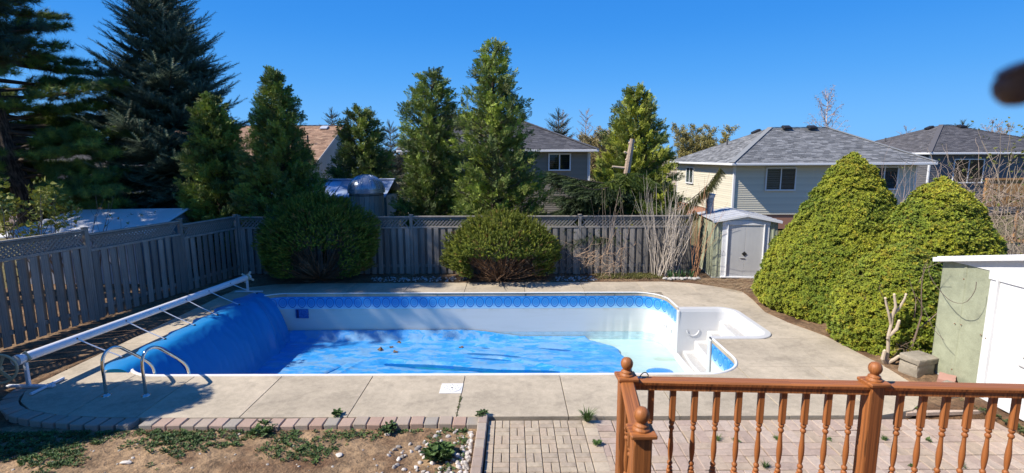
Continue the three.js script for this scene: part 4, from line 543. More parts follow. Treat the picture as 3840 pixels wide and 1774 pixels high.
// little barn with silo over the rear fence
{
  const b = thing('play_barn', 'low barn with blue seamed metal roof behind the wooden silo', 'barn'); const rm = mat(.42, .52, .70, .3, { metalness: .35 }), wl = mat(.20, .26, .25, .7); const x0 = -9.3, x1 = -4.75; for (const [za, zb] of [[-19.45, -21], [-22.55, -21]]) { const g = new THREE.Group(); g.name = 'roof'; b.add(g); const n = 9; for (let i = 0; i < n; i++) { const xa = mix(x0, x1, i / n), xb = mix(x0, x1, (i + 1) / n), t = new TB(); for (const d of [0, -.02]) t.quad(V(xa, 2.3 + d, za), V(xb, 2.3 + d, za), V(xb, 2.86 + d, zb), V(xa, 2.86 + d, zb)); mesh('roof_sheet', t.geo(), rm, g); mesh('seam', tube([V(xa, 2.315, za), V(xa, 2.875, zb)], [.018, .018], 5).geo(), rm, g); } mesh('eave_trim', cbox(x1 - x0, .06, .04, .006), rm, g, [(x0 + x1) / 2, 2.28, za]); }
  mesh('ridge_cap', cbox(x1 - x0 + .06, .04, .2, .01), mat(.6, .66, .78, .3), b, [(x0 + x1) / 2, 2.885, -21]); const g = new THREE.Group(); g.name = 'wall'; b.add(g); for (let i = 0; i < 20; i++) mesh('wall_board', cbox(.21, 2.3, .03, .004), wl, g, [x0 + .2 + i * .222, 1.15, -19.7]); mesh('wall_core', boxUV(new THREE.BoxGeometry(4.2, 2.26, 2.6)), wl, g, [(x0 + x1) / 2, 1.13, -21.05]);
  const s = thing('silo', 'small grey plank silo with galvanised dome just over the rear fence', 'silo', [-5.17, 0, -18.4]); const r = rng(15), rad = .575, n = 22, bg = cbox(.158, 2.62, .03, .004), dome = new THREE.Group(); dome.name = 'dome'; dome.position.y = 2.64; s.add(dome);
  for (let i = 0; i < n; i++) { const a = i / n * 2 * PI; mesh('plank', bg, M.fence[(i * 5 + (i % 3)) % 4], s, [Math.sin(a) * rad, 1.31, Math.cos(a) * rad], [0, a, 0]); }
  mesh('hoop', new THREE.TorusGeometry(rad + .022, .013, 6, 48).rotateX(PI / 2), M.dark, s, [0, 2.44, 0]); mesh('hoop', new THREE.TorusGeometry(rad + .022, .013, 6, 48).rotateX(PI / 2), M.dark, s, [0, 1.3, 0]);
  for (let i = 0; i < 12; i++) { const g = new THREE.SphereGeometry(.64, 3, 9, i * PI / 6, PI / 6, 0, PI / 2); g.scale(1, .80, 1); mesh('dome_panel', g, M.galv, dome); mesh('seam', smoothTube(Array.from({ length: 7 }, (_, k) => { const t = k / 6 * PI / 2, a = i * PI / 6; return V(-.645 * Math.cos(a) * Math.sin(t), .645 * .8 * Math.cos(t), .645 * Math.sin(a) * Math.sin(t)); }), .008, 5, 10), M.galv, dome); }
  mesh('dome_rim', new THREE.CylinderGeometry(.65, .65, .14, 40, 1, true), M.galv, dome, [0, -.05, 0]);
}
// privacy screen of the far right neighbour
{
  const s = thing('privacy_screen', 'orange brown timber screen behind the bare vines at the right edge', 'screen', [20.2, 0, -22]); const r = rng(71), om = [[.42, .22, .08], [.36, .19, .075], [.46, .26, .10]].map((c) => mat(...c, .85)), bg = cbox(.14, 1.15, .02, .004); for (let i = 0; i < 30; i++) mesh('board', bg, om[Math.floor(r() * 3)], s, [i * .155, 2.15, 0]); for (let i = 0; i < 4; i++) mesh('post', cbox(.1, 2.8, .1, .006), om[1], s, [i * 1.5, 1.4, -.07]); mesh('rail', cbox(4.7, .08, .05, .006), om[0], s, [2.3, 2.75, .03]);
}
// concrete blocks and stone by the right shed
{
  const cm = new THREE.MeshStandardMaterial({ map: scaleTex(T.concrete, .9), color: lin(.85, .88, .92), roughness: .95, bumpMap: scaleTex(T.fine, .2), bumpScale: .01 });
  const rough = (w, h, d, seed) => { const g = new THREE.BoxGeometry(w, h, d, 10, 6, 8); const p = g.attributes.position; for (let i = 0; i < p.count; i++) { const x = p.getX(i), y = p.getY(i), z = p.getZ(i), e = 1 - .05 * Math.pow(Math.max(Math.abs(x / w * 2) * Math.abs(y / h * 2), Math.abs(z / d * 2) * Math.abs(y / h * 2), Math.abs(x / w * 2) * Math.abs(z / d * 2)), 4); const n = .022 * fbm(x * 6 + seed, y * 6, z * 6, 3); p.setXYZ(i, x * e + n, y * e + n * .8, z * e + n); } g.computeVertexNormals(); return boxUV(g.toNonIndexed()); };
  const put = (g, m, pos, rot, l, cat, grp) => tag(mesh(cat === 'stone' ? 'stone' : 'concrete_block', g, m, scene, pos, rot), l, cat, grp);
  put(rough(.50, .10, .36, 4), cm, [7.07, .27, -8.56], [.06, .32, -.05], 'flat cracked concrete cap slab on top of the larger block by the shed', 'block'); put(rough(.44, .24, .32, 1), cm, [7.05, .09, -8.56], [0, .3, 0], 'large broken concrete block under the cap slab by the shed', 'block');
  put(rough(.26, .16, .22, 9), mat(.42, .24, .19, .95), [7.17, .06, -8.08], [.1, .8, .1], 'reddish pink stone lying beside the concrete blocks', 'stone'); put(rough(.36, .10, .24, 12), cm, [6.92, .02, -7.72], [0, .2, .04], 'flat concrete block lowest of the pair seen through the balusters', 'block'); put(rough(.34, .09, .2, 15), cm, [6.94, .12, -7.75], [.05, .5, -.04], 'flat concrete block resting on another, seen through the balusters', 'block');
}
// eave of the house from which the photograph is taken: overhead and behind the lens, it keeps the hand in shade
{
  const h = thing('house', 'white soffited eave and siding of the house behind the photographer', 'house'); sidingWall(h, [4.2, 1.35], [-5, 1.35], 0, 5.1, mat(.6, .58, .52, .6), .2); mesh('soffit', cbox(9.6, .03, 1.9, .004), M.trim, h, [-.4, 5.12, .55]); mesh('fascia', cbox(9.6, .2, .04, .006), M.trim, h, [-.4, 5.2, -.42]); mesh('roof', cbox(9.7, .05, 2.4, .006), mat(.12, .12, .125, .95), h, [-.4, 5.62, .62], [.33, 0, 0]);
}
// finger at the lens
{
  const f = thing('finger', 'dark blurred fingertip of the photographer reaching in at the upper right edge', 'finger', [.1825, 3.7725, -.2]); const pts = [[.0001, 0], [.0035, .0007], [.0058, .0025], [.0072, .0055], [.0077, .010], [.0078, .017], [.0076, .022], [.0080, .027], [.0083, .036], [.0082, .048], [.0088, .056], [.009, .075]].map(([a, b]) => new THREE.Vector2(a, b));
  const g = new THREE.LatheGeometry(pts, 24); g.rotateZ(-PI / 2); const sk = mesh('skin', g, pmat(.22, .115, .08, .5), f, [0, 0, 0], [0, -.1, .42]); const nl = new THREE.SphereGeometry(.0055, 16, 8, 0, 2 * PI, 0, PI / 2); nl.scale(1.25, .35, .9); mesh('nail', nl, pmat(.30, .19, .15, .3), sk, [.0085, .0064, 0]);
}

// ================================================================ plants
const C3 = (a, k = 1) => lin(a[0] * k, a[1] * k, a[2] * k), mixc = (a, b, t) => [0, 1, 2].map((i) => mix(a[i], b[i], t));
function needleTwig(len, n, nl, nw, seed, flat = 1, spread = .75) { // brush of needles along +y, root at 0
  const r = rng(seed), t = new TB(); for (let i = 0; i < n; i++) { const s = (i + .5) / n, a = i * 2.4 + r(), y = s * len, d = V(Math.cos(a), 0, Math.sin(a) * flat), e = d.clone().multiplyScalar(nl * spread).add(V(0, nl * .75 + y, 0)), b = V(0, y, 0), w = V(-d.z, .2, d.x).normalize().multiplyScalar(nw / 2); t.tri(b.clone().sub(w), b.clone().add(w), e); }
  t.tri(V(-.004, 0, 0), V(.004, 0, 0), V(0, len, 0)); return t.geo();
}
function cedarSpray(seed) { const r = rng(seed), t = new TB(); const leaf = (p, d, l, w, lift) => { const s = V(-d.y, d.x, 0).multiplyScalar(w / 2), m = p.clone().addScaledVector(d, l * .5); m.z += lift; const e = p.clone().addScaledVector(d, l); e.z += lift * 1.6; t.quad(p, m.clone().add(s), e, m.clone().sub(s)); };
  for (let i = 0; i < 6; i++) { const y = .02 + i * .042, l = .13 - i * .012; for (const s of [-1, 1]) { const a = s * (1.0 - i * .08) + rr(-.15, .15, r); leaf(V(0, y, 0), V(Math.sin(a), Math.cos(a), 0), l, .034, rr(-.03, .03, r)); } } leaf(V(0, .2, 0), V(0, 1, 0), .12, .034, rr(-.02, .02, r)); return t.geo(); }
const SPRAY = [cedarSpray(1), cedarSpray(2)];
function trunkMesh(parent, pts, radii, sides = 9, m = M.bark, name = 'trunk') { return mesh(name, tube(pts, radii, sides, new TB(), true, 1).geo(), m, parent); }
const KC = 2.2;
function cedar(name, label, x, z, h, R, o = {}) {
  const r = rng(o.seed ?? 1), t = thing(name, label, 'tree', [x, 0, z], 0, o.group), lean = o.lean ?? [0, 0]; const list = [[], []]; const ax = (y) => V(lean[0] * y / h, y, lean[1] * y / h);
  const tr = []; for (let i = 0; i <= 8; i++) { const y = h * .94 * i / 8; tr.push(ax(y).add(V(rr(-.04, .04, r), 0, rr(-.04, .04, r)))); } trunkMesh(t, tr, tr.map((_, i) => .13 * (1 - i / 9) + .012), 7);
  const prof = o.prof ?? ((q) => Math.pow(1 - q, .78) * Math.min(1, .55 + q * 3.2)); const y0 = o.y0 ?? .25; const nb = o.nb ?? 190, dens = o.dens ?? 30, limbs = new TB();
  for (let i = 0; i < nb; i++) {
    const q = 1 - Math.pow(1 - (i + r()) / nb, .72), y = y0 + (h - y0) * q, az = i * 2.39996 + rr(-.5, .5, r), Rb = R * prof(q) * (o.irr ? rr(1 - o.irr, 1 + o.irr * .55, r) : rr(.74, 1.12, r)) + .05, d = V(Math.cos(az), 0, Math.sin(az)), base = ax(y); const up = rr(.35, .9, r) + q * .6, tip = base.clone().addScaledVector(d, Rb).add(V(0, Rb * up * .55 + .05, 0)); if (tip.y > h + .25) tip.y = h + rr(-.15, .25, r);
    tube([base, base.clone().lerp(tip, .6).add(V(0, -.04, 0)), tip], [.022, .014, .004], 4, limbs, false);
    const cb = mixc((o.c0 ?? [.040, .068, .014]).map((q) => q * KC), (o.c1 ?? [.115, .125, .020]).map((q, i) => q * KC * [1.25, 1.45, 1][i]), Math.pow(r(), 1.3)); const n = Math.round(dens * 2.0 * (.5 + Rb / R * .8));
    for (let k = 0; k < n; k++) { const s = Math.pow(rr(.08, 1, r), .62), p = base.clone().lerp(tip, s), sp = .05 + .17 * s * (1.2 - s) * 2 * Math.min(1, Rb); p.add(V(rr(-1, 1, r) * sp, rr(-.9, .9, r) * sp, rr(-1, 1, r) * sp)); const dir = d.clone().multiplyScalar(rr(.2, 1, r)).add(V(rr(-.6, .6, r), rr(-.15, 1.1, r), rr(-.6, .6, r))); const cc = mixc(cb, o.c2 ?? [.15, .12, .03], r() < .10 ? .5 : 0), k2 = rr(.7, 1.25, r); list[k & 1].push([orient(p, dir, rr(.5, .95, r) * (o.sc ?? 1), r() * 6.28), C3(cc, k2)]); }
  }
  mesh('limbs', limbs.geo(), M.bark, t).userData.kind = 'stuff'; const cg = new THREE.Group(); cg.name = 'crown'; t.add(cg); inst('sprays', SPRAY[0], M.leafT, list[0], cg); inst('sprays', SPRAY[1], M.leafT, list[1], cg); return t;
}
const STW = [needleTwig(.30, 40, .05, .009, 4), needleTwig(.26, 36, .045, .009, 5)];
function twigAlong(list, P, tan, side, s, o, r) { for (const k of [-1, 1]) { const d = tan.clone().multiplyScalar(.75).addScaledVector(side, k * rr(.45, .95, r)).add(V(0, rr(-.1, .35, r) + (o.up ?? 0), 0)); list[r() < .5 ? 0 : 1].push([orient(P, d, rr(.8, 1.25, r) * o.sc, r() * 6.28), C3(mixc(o.c0, o.c1, Math.pow(r(), 1.6)), rr(.75, 1.2, r))]); } }
function spruce(name, label, x, z, h, R, o) {
  const r = rng(o.seed), t = thing(name, label, 'tree', [x, 0, z], 0, o.group), list = [[], []], limbs = new TB(); o = { sc: 1, c0: [.030, .050, .040], c1: [.075, .105, .085], ...o };
  trunkMesh(t, [0, .25, .5, .75, 1].map((q) => V(0, q * h, 0)), [.24, .19, .13, .07, .015].map((q) => q * h / 10), 8); const wh = o.whorls ?? Math.round(h * 2.1);
  for (let w = 0; w < wh; w++) { const q = (w + .3) / wh, y = (o.y0 ?? .5) + (h - (o.y0 ?? .5)) * q, nb = o.nb ?? 7; for (let b = 0; b < nb; b++) {
    const az = b / nb * 6.283 + w * 1.1 + rr(-.25, .25, r), L = R * Math.pow(1 - q, .82) * rr(.72, 1.12, r) + .12; const out = V(Math.cos(az), 0, Math.sin(az)), sd = V(-out.z, 0, out.x), sl = mix(-.42, .55, q) + rr(-.1, .1, r), cu = rr(.22, .42, r) * (1 - q * .5); const f = (s) => V(out.x * L * s, y + L * (sl * s + cu * s * s), out.z * L * s); const pts = [0, .35, .7, 1].map(f); tube(pts, [.035, .024, .014, .005].map((k) => k * (.4 + L / R)), 4, limbs, false);
    const st = Math.max(3, Math.round(L / .13)); for (let i = 1; i <= st; i++) { const s = i / st, P = f(s), tan = f(s + .02).sub(f(s - .02)).normalize(); if (s > .14) twigAlong(list, P, tan, sd, s, o, r); const bl = L * .5 * (1 - s) * (s > .12 ? 1 : .3); if (bl > .2) for (const k of [-1, 1]) { const d2 = tan.clone().multiplyScalar(.7).addScaledVector(sd, k * .8).normalize(), m = Math.round(bl / .17); for (let j = 1; j <= m; j++) twigAlong(list, P.clone().addScaledVector(d2, bl * j / m).add(V(0, -.05 * j / m, 0)), d2, tan, s, o, r); } }
    list[0].push([orient(f(1), f(1).sub(f(.9)), 1.15 * o.sc, 0), C3(o.c1)]); } }
  for (let i = 0; i < 14; i++) list[i & 1].push([orient(V(0, h - .05 + i * .02, 0), V(rr(-.6, .6, r), 1, rr(-.6, .6, r)), o.sc, 0), C3(o.c1)]);
  mesh('limbs', limbs.geo(), M.bark, t).userData.kind = 'stuff'; const cg = new THREE.Group(); cg.name = 'crown'; t.add(cg); inst('twigs', STW[0], M.leaf, list[0], cg); inst('twigs', STW[1], M.leaf, list[1], cg); return t;
}
const TUFT = (() => { const r = rng(6), t = new TB(); for (let i = 0; i < 30; i++) { const a = i * 2.4, u = rr(-.25, 1, r), s = Math.sqrt(1 - Math.min(1, u * u) * .96), d = V(Math.cos(a) * s, u, Math.sin(a) * s).multiplyScalar(rr(.11, .17, r)), w = V(-Math.sin(a), 0, Math.cos(a)).multiplyScalar(.005), b = V(0, -.02 + i * .002, 0); t.tri(b.clone().sub(w), b.clone().add(w), d.add(b)); } return t.geo(); })();
function pine(name, label, x, z, trunkPts, tr0, branches, o) { // branches: [y, azimuth, length, slope]
  const r = rng(o.seed), t = thing(name, label, 'tree', [x, 0, z]), list = [], limbs = new TB(); const tc = new THREE.CatmullRomCurve3(trunkPts), h = trunkPts[trunkPts.length - 1].y; trunkMesh(t, tc.getPoints(14), Array.from({ length: 15 }, (_, i) => tr0 * (1 - i / 15 * .8)), 12); const atY = (y) => tc.getPoint(clamp(y / h));
  for (const [y, az, L, sl] of branches) { const out = V(Math.cos(az), 0, Math.sin(az)), sd = V(-out.z, 0, out.x), B = atY(y), wob = rr(-.2, .2, r); const f = (s) => B.clone().addScaledVector(out, L * s).addScaledVector(sd, wob * Math.sin(s * 3) * L * .4).add(V(0, L * (sl * s + .16 * s * s), 0)); tube([0, .3, .6, .85, 1].map(f), [.075, .05, .034, .02, .008].map((k) => k * (.5 + L / 5)), 5, limbs, false);
    const ns = Math.round(L * 5.5); for (let i = 0; i < ns; i++) { const s = .22 + .78 * (i + r()) / ns, P = f(s), k = i & 1 ? 1 : -1, bl = (.35 + .9 * (1 - s)) * rr(.6, 1.1, r) * Math.min(1, L / 2.5), d = out.clone().multiplyScalar(.75).addScaledVector(sd, k * rr(.4, 1, r)).add(V(0, rr(-.05, .3, r), 0)).normalize(), e = P.clone().addScaledVector(d, bl); tube([P, e], [.012, .005], 3, limbs, false); const nt = Math.round(3 + bl * 11); for (let j = 0; j < nt; j++) { const q = P.clone().lerp(e, rr(.15, 1.05, r)).add(V(rr(-.12, .12, r), rr(-.06, .12, r), rr(-.12, .12, r))); list.push([orient(q, d.clone().add(V(rr(-.5, .5, r), rr(-.1, .7, r), rr(-.5, .5, r))), rr(1.0, 1.8, r), r() * 6), C3(mixc(o.c0, o.c1, Math.pow(r(), 1.5)), rr(.75, 1.2, r))]); } } }
  mesh('limbs', limbs.geo(), M.bark, t).userData.kind = 'stuff'; inst('crown', TUFT, M.leaf, list, t); return t;
}
// dense clipped dwarf conifer: lumpy skin of short shoots round a dark twiggy core
const BUD = [0, 1].map((k) => { const r = rng(60 + k), t = new TB(); for (let i = 0; i < 13; i++) { const a = i * 2.4 + r(), u = rr(.15, 1, r), s = Math.sqrt(Math.max(0, 1 - u * u)), d = V(Math.cos(a) * s, u, Math.sin(a) * s).multiplyScalar(rr(.045, .085, r)), w = V(-Math.sin(a), 0, Math.cos(a)).multiplyScalar(.016), m = d.clone().multiplyScalar(.5); t.quad(V(0, 0, 0), m.clone().add(w), d, m.clone().sub(w)); } return t.geo(); });
function domeConifer(name, label, x, z, lobes, o) { // lobes: {x,z,h,R,prof,n}
  const r = rng(o.seed), t = thing(name, label, 'conifer', [x, 0, z], 0, o.group), list = [[], []]; trunkMesh(t, [V(0, -.05, 0), V(.02, .6, 0), V(0, lobes[0].h * .7, 0)], [.09, .07, .03], 7);
  const core = new TB(); const rad = (L, q, az) => { const P = L.prof; let k = 0; while (k < P.length - 2 && q > P[k + 1][0]) k++; const f = clamp((q - P[k][0]) / (P[k + 1][0] - P[k][0])), base = L.R * mix(P[k][1], P[k + 1][1], f); const X = Math.cos(az) * base, Z = Math.sin(az) * base, y = q * L.h; return base * (1 + .06 * fbm(X * .8, y * 1.1, Z * .8 + o.seed, 2)) + .17 * (fbm(X * 2.6, y * 4.2, Z * 2.6 + o.seed, 3)) * Math.min(1, base * 2) + .085 * fbm(X * 6, y * 10, Z * 6, 2) * Math.min(1, base * 3); };
  for (const L of lobes) {
    const na = 40, ny = 26; const pt = (i, j) => { const q = j / ny, az = i / na * 6.2832, R = Math.max(.005, rad(L, q, az) - .11); return V(L.x + Math.cos(az) * R, q * L.h, L.z + Math.sin(az) * R); }; for (let j = 0; j < ny; j++) for (let i = 0; i < na; i++) core.quad(pt(i, j), pt(i, j + 1), pt(i + 1, j + 1), pt(i + 1, j));
    let made = 0; for (let k = 0; made < L.n && k < L.n * 12; k++) { const q = Math.pow(r(), 1.15), az = r() * 6.2832, R = rad(L, q, az); if (r() > R / L.R + .04) continue; made++; const out = V(Math.cos(az), .35 + .5 * q, Math.sin(az)); const lump = fbm(Math.cos(az) * R * 2.6, q * L.h * 4.2, Math.sin(az) * R * 2.6 + o.seed, 3); const dd = rr(-.09, .02, r), p = V(L.x + Math.cos(az) * (R + dd), q * L.h + rr(-.02, .02, r), L.z + Math.sin(az) * (R + dd)); const y = clamp(.5 + .9 * fbm(p.x * .9 + 3, p.y * .9, p.z * .9, 2) + rr(-.25, .25, r)); const c = mixc(mixc([.16, .24, .014], [.40, .41, .020], y), [.50, .40, .03], r() < (L.gold ?? .10) + (q > .9 ? .25 : 0) ? .55 : 0); list[made & 1].push([orient(p, out.add(V(rr(-.4, .4, r), rr(0, .6, r), rr(-.4, .4, r))), rr(.5, .9, r), r() * 6), C3(c, rr(.8, 1.2, r))]); }
  }
  mesh('twig_core', core.geo(), mat(.15, .12, .055, 1), t); const cg = new THREE.Group(); cg.name = 'foliage'; t.add(cg); inst('shoots', BUD[0], M.leafT, list[0], cg); inst('shoots', BUD[1], M.leafT, list[1], cg); return t;
}
const domeProf = [[0, .92], [.05, .99], [.12, 1], [.3, .89], [.43, .77], [.58, .585], [.73, .42], [.88, .25], [.96, .12], [1, .02]];
domeConifer('clipped_conifer', 'taller bright green clipped conifer dome, nearer the small rear shed', 8.22, -12.58, [{ x: 0, z: 0, h: 3.80, R: 1.9, prof: domeProf, n: 52000, gold: .07 }], { seed: 3, group: 'clipped conifers on the right' });
domeConifer('clipped_conifer', 'shorter golden green clipped conifer with a spreading skirt beside the right shed', 9.22, -11.1, [{ x: 0, z: 0, h: 3.28, R: 1.27, prof: [[0, .9], [.15, 1], [.45, .93], [.6, .82], [.72, .66], [.84, .46], [.93, .27], [1, .03]], n: 24000, gold: .10 }, { x: -1.5, z: 1.05, h: 2.05, R: 1.14, prof: [[0, .92], [.15, 1.02], [.4, .98], [.6, .84], [.8, .58], [.92, .35], [1, .05]], n: 18000, gold: .12 }], { seed: 8, group: 'clipped conifers on the right' });
// clipped dome outside the frame at the near left, which shades the end of the patio
domeConifer('clipped_conifer', 'dark green clipped conifer dome beside the side fence at the near left', -9.3, -6.5, [{ x: 0, z: 0, h: 4.45, R: 1.3, prof: [[0, .9], [.1, 1], [.4, .9], [.6, .76], [.8, .56], [.92, .36], [1, .05]], n: 7000 }], { seed: 14 });

cedar('cedar', 'tallest loose cedar in the middle of the row behind the rear fence', -.62, -18.6, 7.55, 1.85, { seed: 21, nb: 270, dens: 19, irr: .42, c0: [.042, .066, .013], c1: [.135, .145, .022], prof: (q) => Math.pow(1 - q, .62) * Math.min(1, .75 + q * 1.6) * (q > .6 ? .92 : 1) });
cedar('cedar', 'slim tall cedar just left of the tallest one, beside the silo', -3.15, -19.6, 6.75, 1.2, { seed: 22, nb: 200, dens: 20, irr: .34, c0: [.036, .058, .013], c1: [.095, .108, .018], prof: (q) => q < .62 ? .95 - .1 * q : Math.pow((1 - q) / .38, .6) * .9, lean: [.25, 0] });
cedar('cedar', 'rounded bushy cedar right of the tan roof and above the silo', -6.35, -22.2, 5.65, 1.55, { seed: 23, nb: 180, dens: 24, irr: .15, c0: [.036, .056, .012], c1: [.10, .11, .02], prof: (q) => Math.pow(1 - q, .5) });
cedar('cedar', 'wide yellow green cedar behind the topped spruce, left of the cream house', 4.75, -20.2, 6.25, 1.95, { seed: 24, nb: 260, dens: 24, irr: .22, c0: [.050, .072, .012], c1: [.165, .155, .020], c2: [.24, .15, .03], prof: (q) => Math.pow(1 - q, .66) * Math.min(1, .8 + q) });
cedar('cedar', 'dark shaded cedar with open twiggy tip left of the tan roof', -8.0, -18.0, 6.55, 1.75, { seed: 25, nb: 230, dens: 27, irr: .25, prof: (q) => Math.pow(1 - q, .8) * Math.min(1, .7 + q * 2) });
cedar('cedar', 'dark shaded cedar squeezed between the blue spruce and another dark cedar', -10.35, -18.3, 5.75, 1.45, { seed: 26, nb: 180, dens: 27, irr: .2, prof: (q) => Math.pow(1 - q, .62) });
cedar('cedar', 'small dark cedar dome right beside the pine trunk at the far left', -18.3, -20.2, 3.35, .75, { seed: 27, nb: 70, dens: 26, prof: (q) => Math.pow(1 - q, .45) });
spruce('blue_spruce', 'large dark blue green spruce whose top leaves the frame at upper left', -13.35, -20.6, 11.0, 3.7, { seed: 31, y0: .6, sc: 1.75, nb: 8, whorls: 25, c0: [.048, .085, .045], c1: [.14, .20, .12] });
spruce('spruce', 'small grey green spruce rising behind the bushy cedar and the slim cedar', -7.6, -33, 5.5, 1.5, { seed: 32, c0: [.04, .06, .05], c1: [.09, .12, .10], nb: 6, whorls: 12, sc: 1.5 });
spruce('spruce', 'dark spruce tip between the slim cedar and the tallest cedar', -3.1, -33, 6.0, 1.5, { seed: 33, c0: [.02, .035, .015], c1: [.05, .07, .03], nb: 6, whorls: 12, sc: 1.5 });
spruce('spruce', 'distant spruce tip just above the tan roof ridge', -16.3, -48, 7.6, 1.8, { seed: 34, c0: [.02, .035, .018], c1: [.05, .07, .035], nb: 6, whorls: 13, sc: 1.8 });
spruce('spruce', 'distant uneven spruce behind the right slope of the taupe house roof', 4.0, -45, 7.2, 2.4, { seed: 35, c0: [.022, .036, .016], c1: [.06, .075, .03], nb: 5, whorls: 11, sc: 1.9 });
spruce('spruce', 'distant dark spruce poking above the charcoal roof at the far right', 44.5, -52, 6.6, 2.2, { seed: 36, c0: [.03, .045, .018], c1: [.07, .085, .03], nb: 5, whorls: 11, sc: 1.9 });
// pines at the left
{
  const r = rng(40), br = []; for (let i = 0; i < 58; i++) { const y = 2.3 + i * .19 + rr(-.1, .1, r), gapped = (i % 7 === 2); const az = rr(-1.3, 1.5, r); if (!gapped && (az < .4 || az > 1.3 || y > 8)) br.push([y, az, rr(2.4, 4.3, r) * (i > 40 ? .8 : 1), rr(-.32, .16, r)]); br.push([y + .1, rr(1.6, 5.0, r), rr(1.5, 3.6, r), rr(-.3, .2, r)]); }
  pine('pine', 'tall pine with bare leaning trunk at the left edge behind the white shed roof', -16.75, -17.8, [V(.25, 0, 0), V(.02, 2.2, 0), V(-.32, 3.8, 0), V(-.5, 5.2, 0), V(-.68, 7.8, 0), V(-.8, 13.6, 0)], .38, br, { seed: 41, c0: [.036, .095, .018], c1: [.27, .35, .04] });
  const b3 = []; for (let i = 0; i < 42; i++) b3.push([7 + i * .21, i * 2.4 + rr(-.3, .3, r), rr(2.4, 4.2, r) * (1 - Math.max(0, i - 30) / 50), rr(-.12, .08, r)]);
  pine('pine', 'tallest pine outside the left edge, which shades the rear left corner of the yard', -17.6, -13.2, [V(0, 0, 0), V(.1, 5, 0), V(-.1, 10, .1), V(0, 16.4, 0)], .36, b3, { seed: 43, c0: [.030, .07, .018], c1: [.14, .19, .03] });
  const b2 = []; for (let i = 0; i < 52; i++) { const y = 6.9 + i * .13; b2.push([y, i * 2.4 + rr(-.3, .3, r), rr(2.0, 3.3, r) * (1 - i / 120), rr(-.12, .05, r)]); } b2.push([7.25, .1, 2.7, -.02], [7.7, .35, 2.9, .02], [7.4, -.3, 2.6, -.06], [8.1, .05, 2.8, 0], [6.9, .3, 1.9, -.05], [7.0, -.1, 2.6, -.03], [7.5, .6, 2.8, -.02], [7.9, -.5, 2.9, -.02], [8.3, .3, 3.0, -.04]);
  pine('pine', 'near pine outside the left edge whose dark boughs hang into the top left corner', -14.9, -12.9, [V(0, 0, 0), V(.1, 4, 0), V(0, 8, .1), V(0, 14, 0)], .3, b2, { seed: 42, c0: [.020, .045, .018], c1: [.06, .095, .025] });
}
// ---- bare woody plants
function grow(tb, p, d, len, rad, depth, o, r, tips) { const n = 3, pts = [p], rs = [rad]; let q = p.clone(), dir = d.clone(); for (let i = 0; i < n; i++) { dir.add(V(rr(-1, 1, r) * o.wig, rr(-1, 1, r) * o.wig + o.up, rr(-1, 1, r) * o.wig)).normalize(); q = q.clone().addScaledVector(dir, len / n); pts.push(q); rs.push(rad * (1 - .45 * (i + 1) / n)); } tube(pts, rs, rad > .03 ? 6 : 3, tb, false); if (depth <= 0) { tips.push([q, dir.clone()]); return; } const k = o.kids + (r() < .5 ? 1 : 0); for (let i = 0; i < k; i++) { const s = i === 0 ? 1 : rr(.35, .95, r), at2 = pts[Math.min(n, Math.max(1, Math.round(s * n)))], a = r() * 6.28, sp = i === 0 ? o.spread * .4 : o.spread; const e = dir.clone().add(V(Math.cos(a) * sp, rr(-.2, .4, r) * sp, Math.sin(a) * sp)).normalize(); grow(tb, at2, e, len * rr(o.shr, o.shr + .18, r), Math.max(o.minR ?? .0025, rad * (i === 0 ? .62 : .48)), depth - 1, o, r, tips); } }
const SMALL = (() => { const t = new TB(); t.quad(V(0, 0, 0), V(.022, .03, .006), V(0, .07, 0), V(-.022, .03, .006)); t.quad(V(0, 0, 0), V(.006, .025, .02), V(.01, .055, .035), V(-.004, .03, .03)); return t.geo(); })();
function bare(name, label, cat, x, z, stems, o) { const r = rng(o.seed), t = thing(name, label, cat, [x, o.y ?? 0, z], 0, o.group), tb = new TB(), tips = []; for (const [p, d, l, rad] of stems) grow(tb, p, d, l, rad, o.depth, o, r, tips); mesh(o.part ?? 'stems', tb.geo(), o.mat ?? M.twig, t); if (o.leaf) { const L = []; for (const [p, d] of tips) for (let i = 0; i < o.leaf.n; i++) { if (r() > (o.leaf.p ?? 1)) continue; L.push([orient(p.clone().add(V(rr(-1, 1, r), rr(-1, 1, r), rr(-1, 1, r)).multiplyScalar(o.leaf.s ?? .08)), V(rr(-1, 1, r), rr(-.2, 1, r), rr(-1, 1, r)), rr(.7, 1.4, r) * (o.leaf.k ?? 1), r() * 6), C3(mixc(o.leaf.c0, o.leaf.c1, r()))]); } if (L.length) inst('leaves', SMALL, M.leafT, L, t); } return t; }
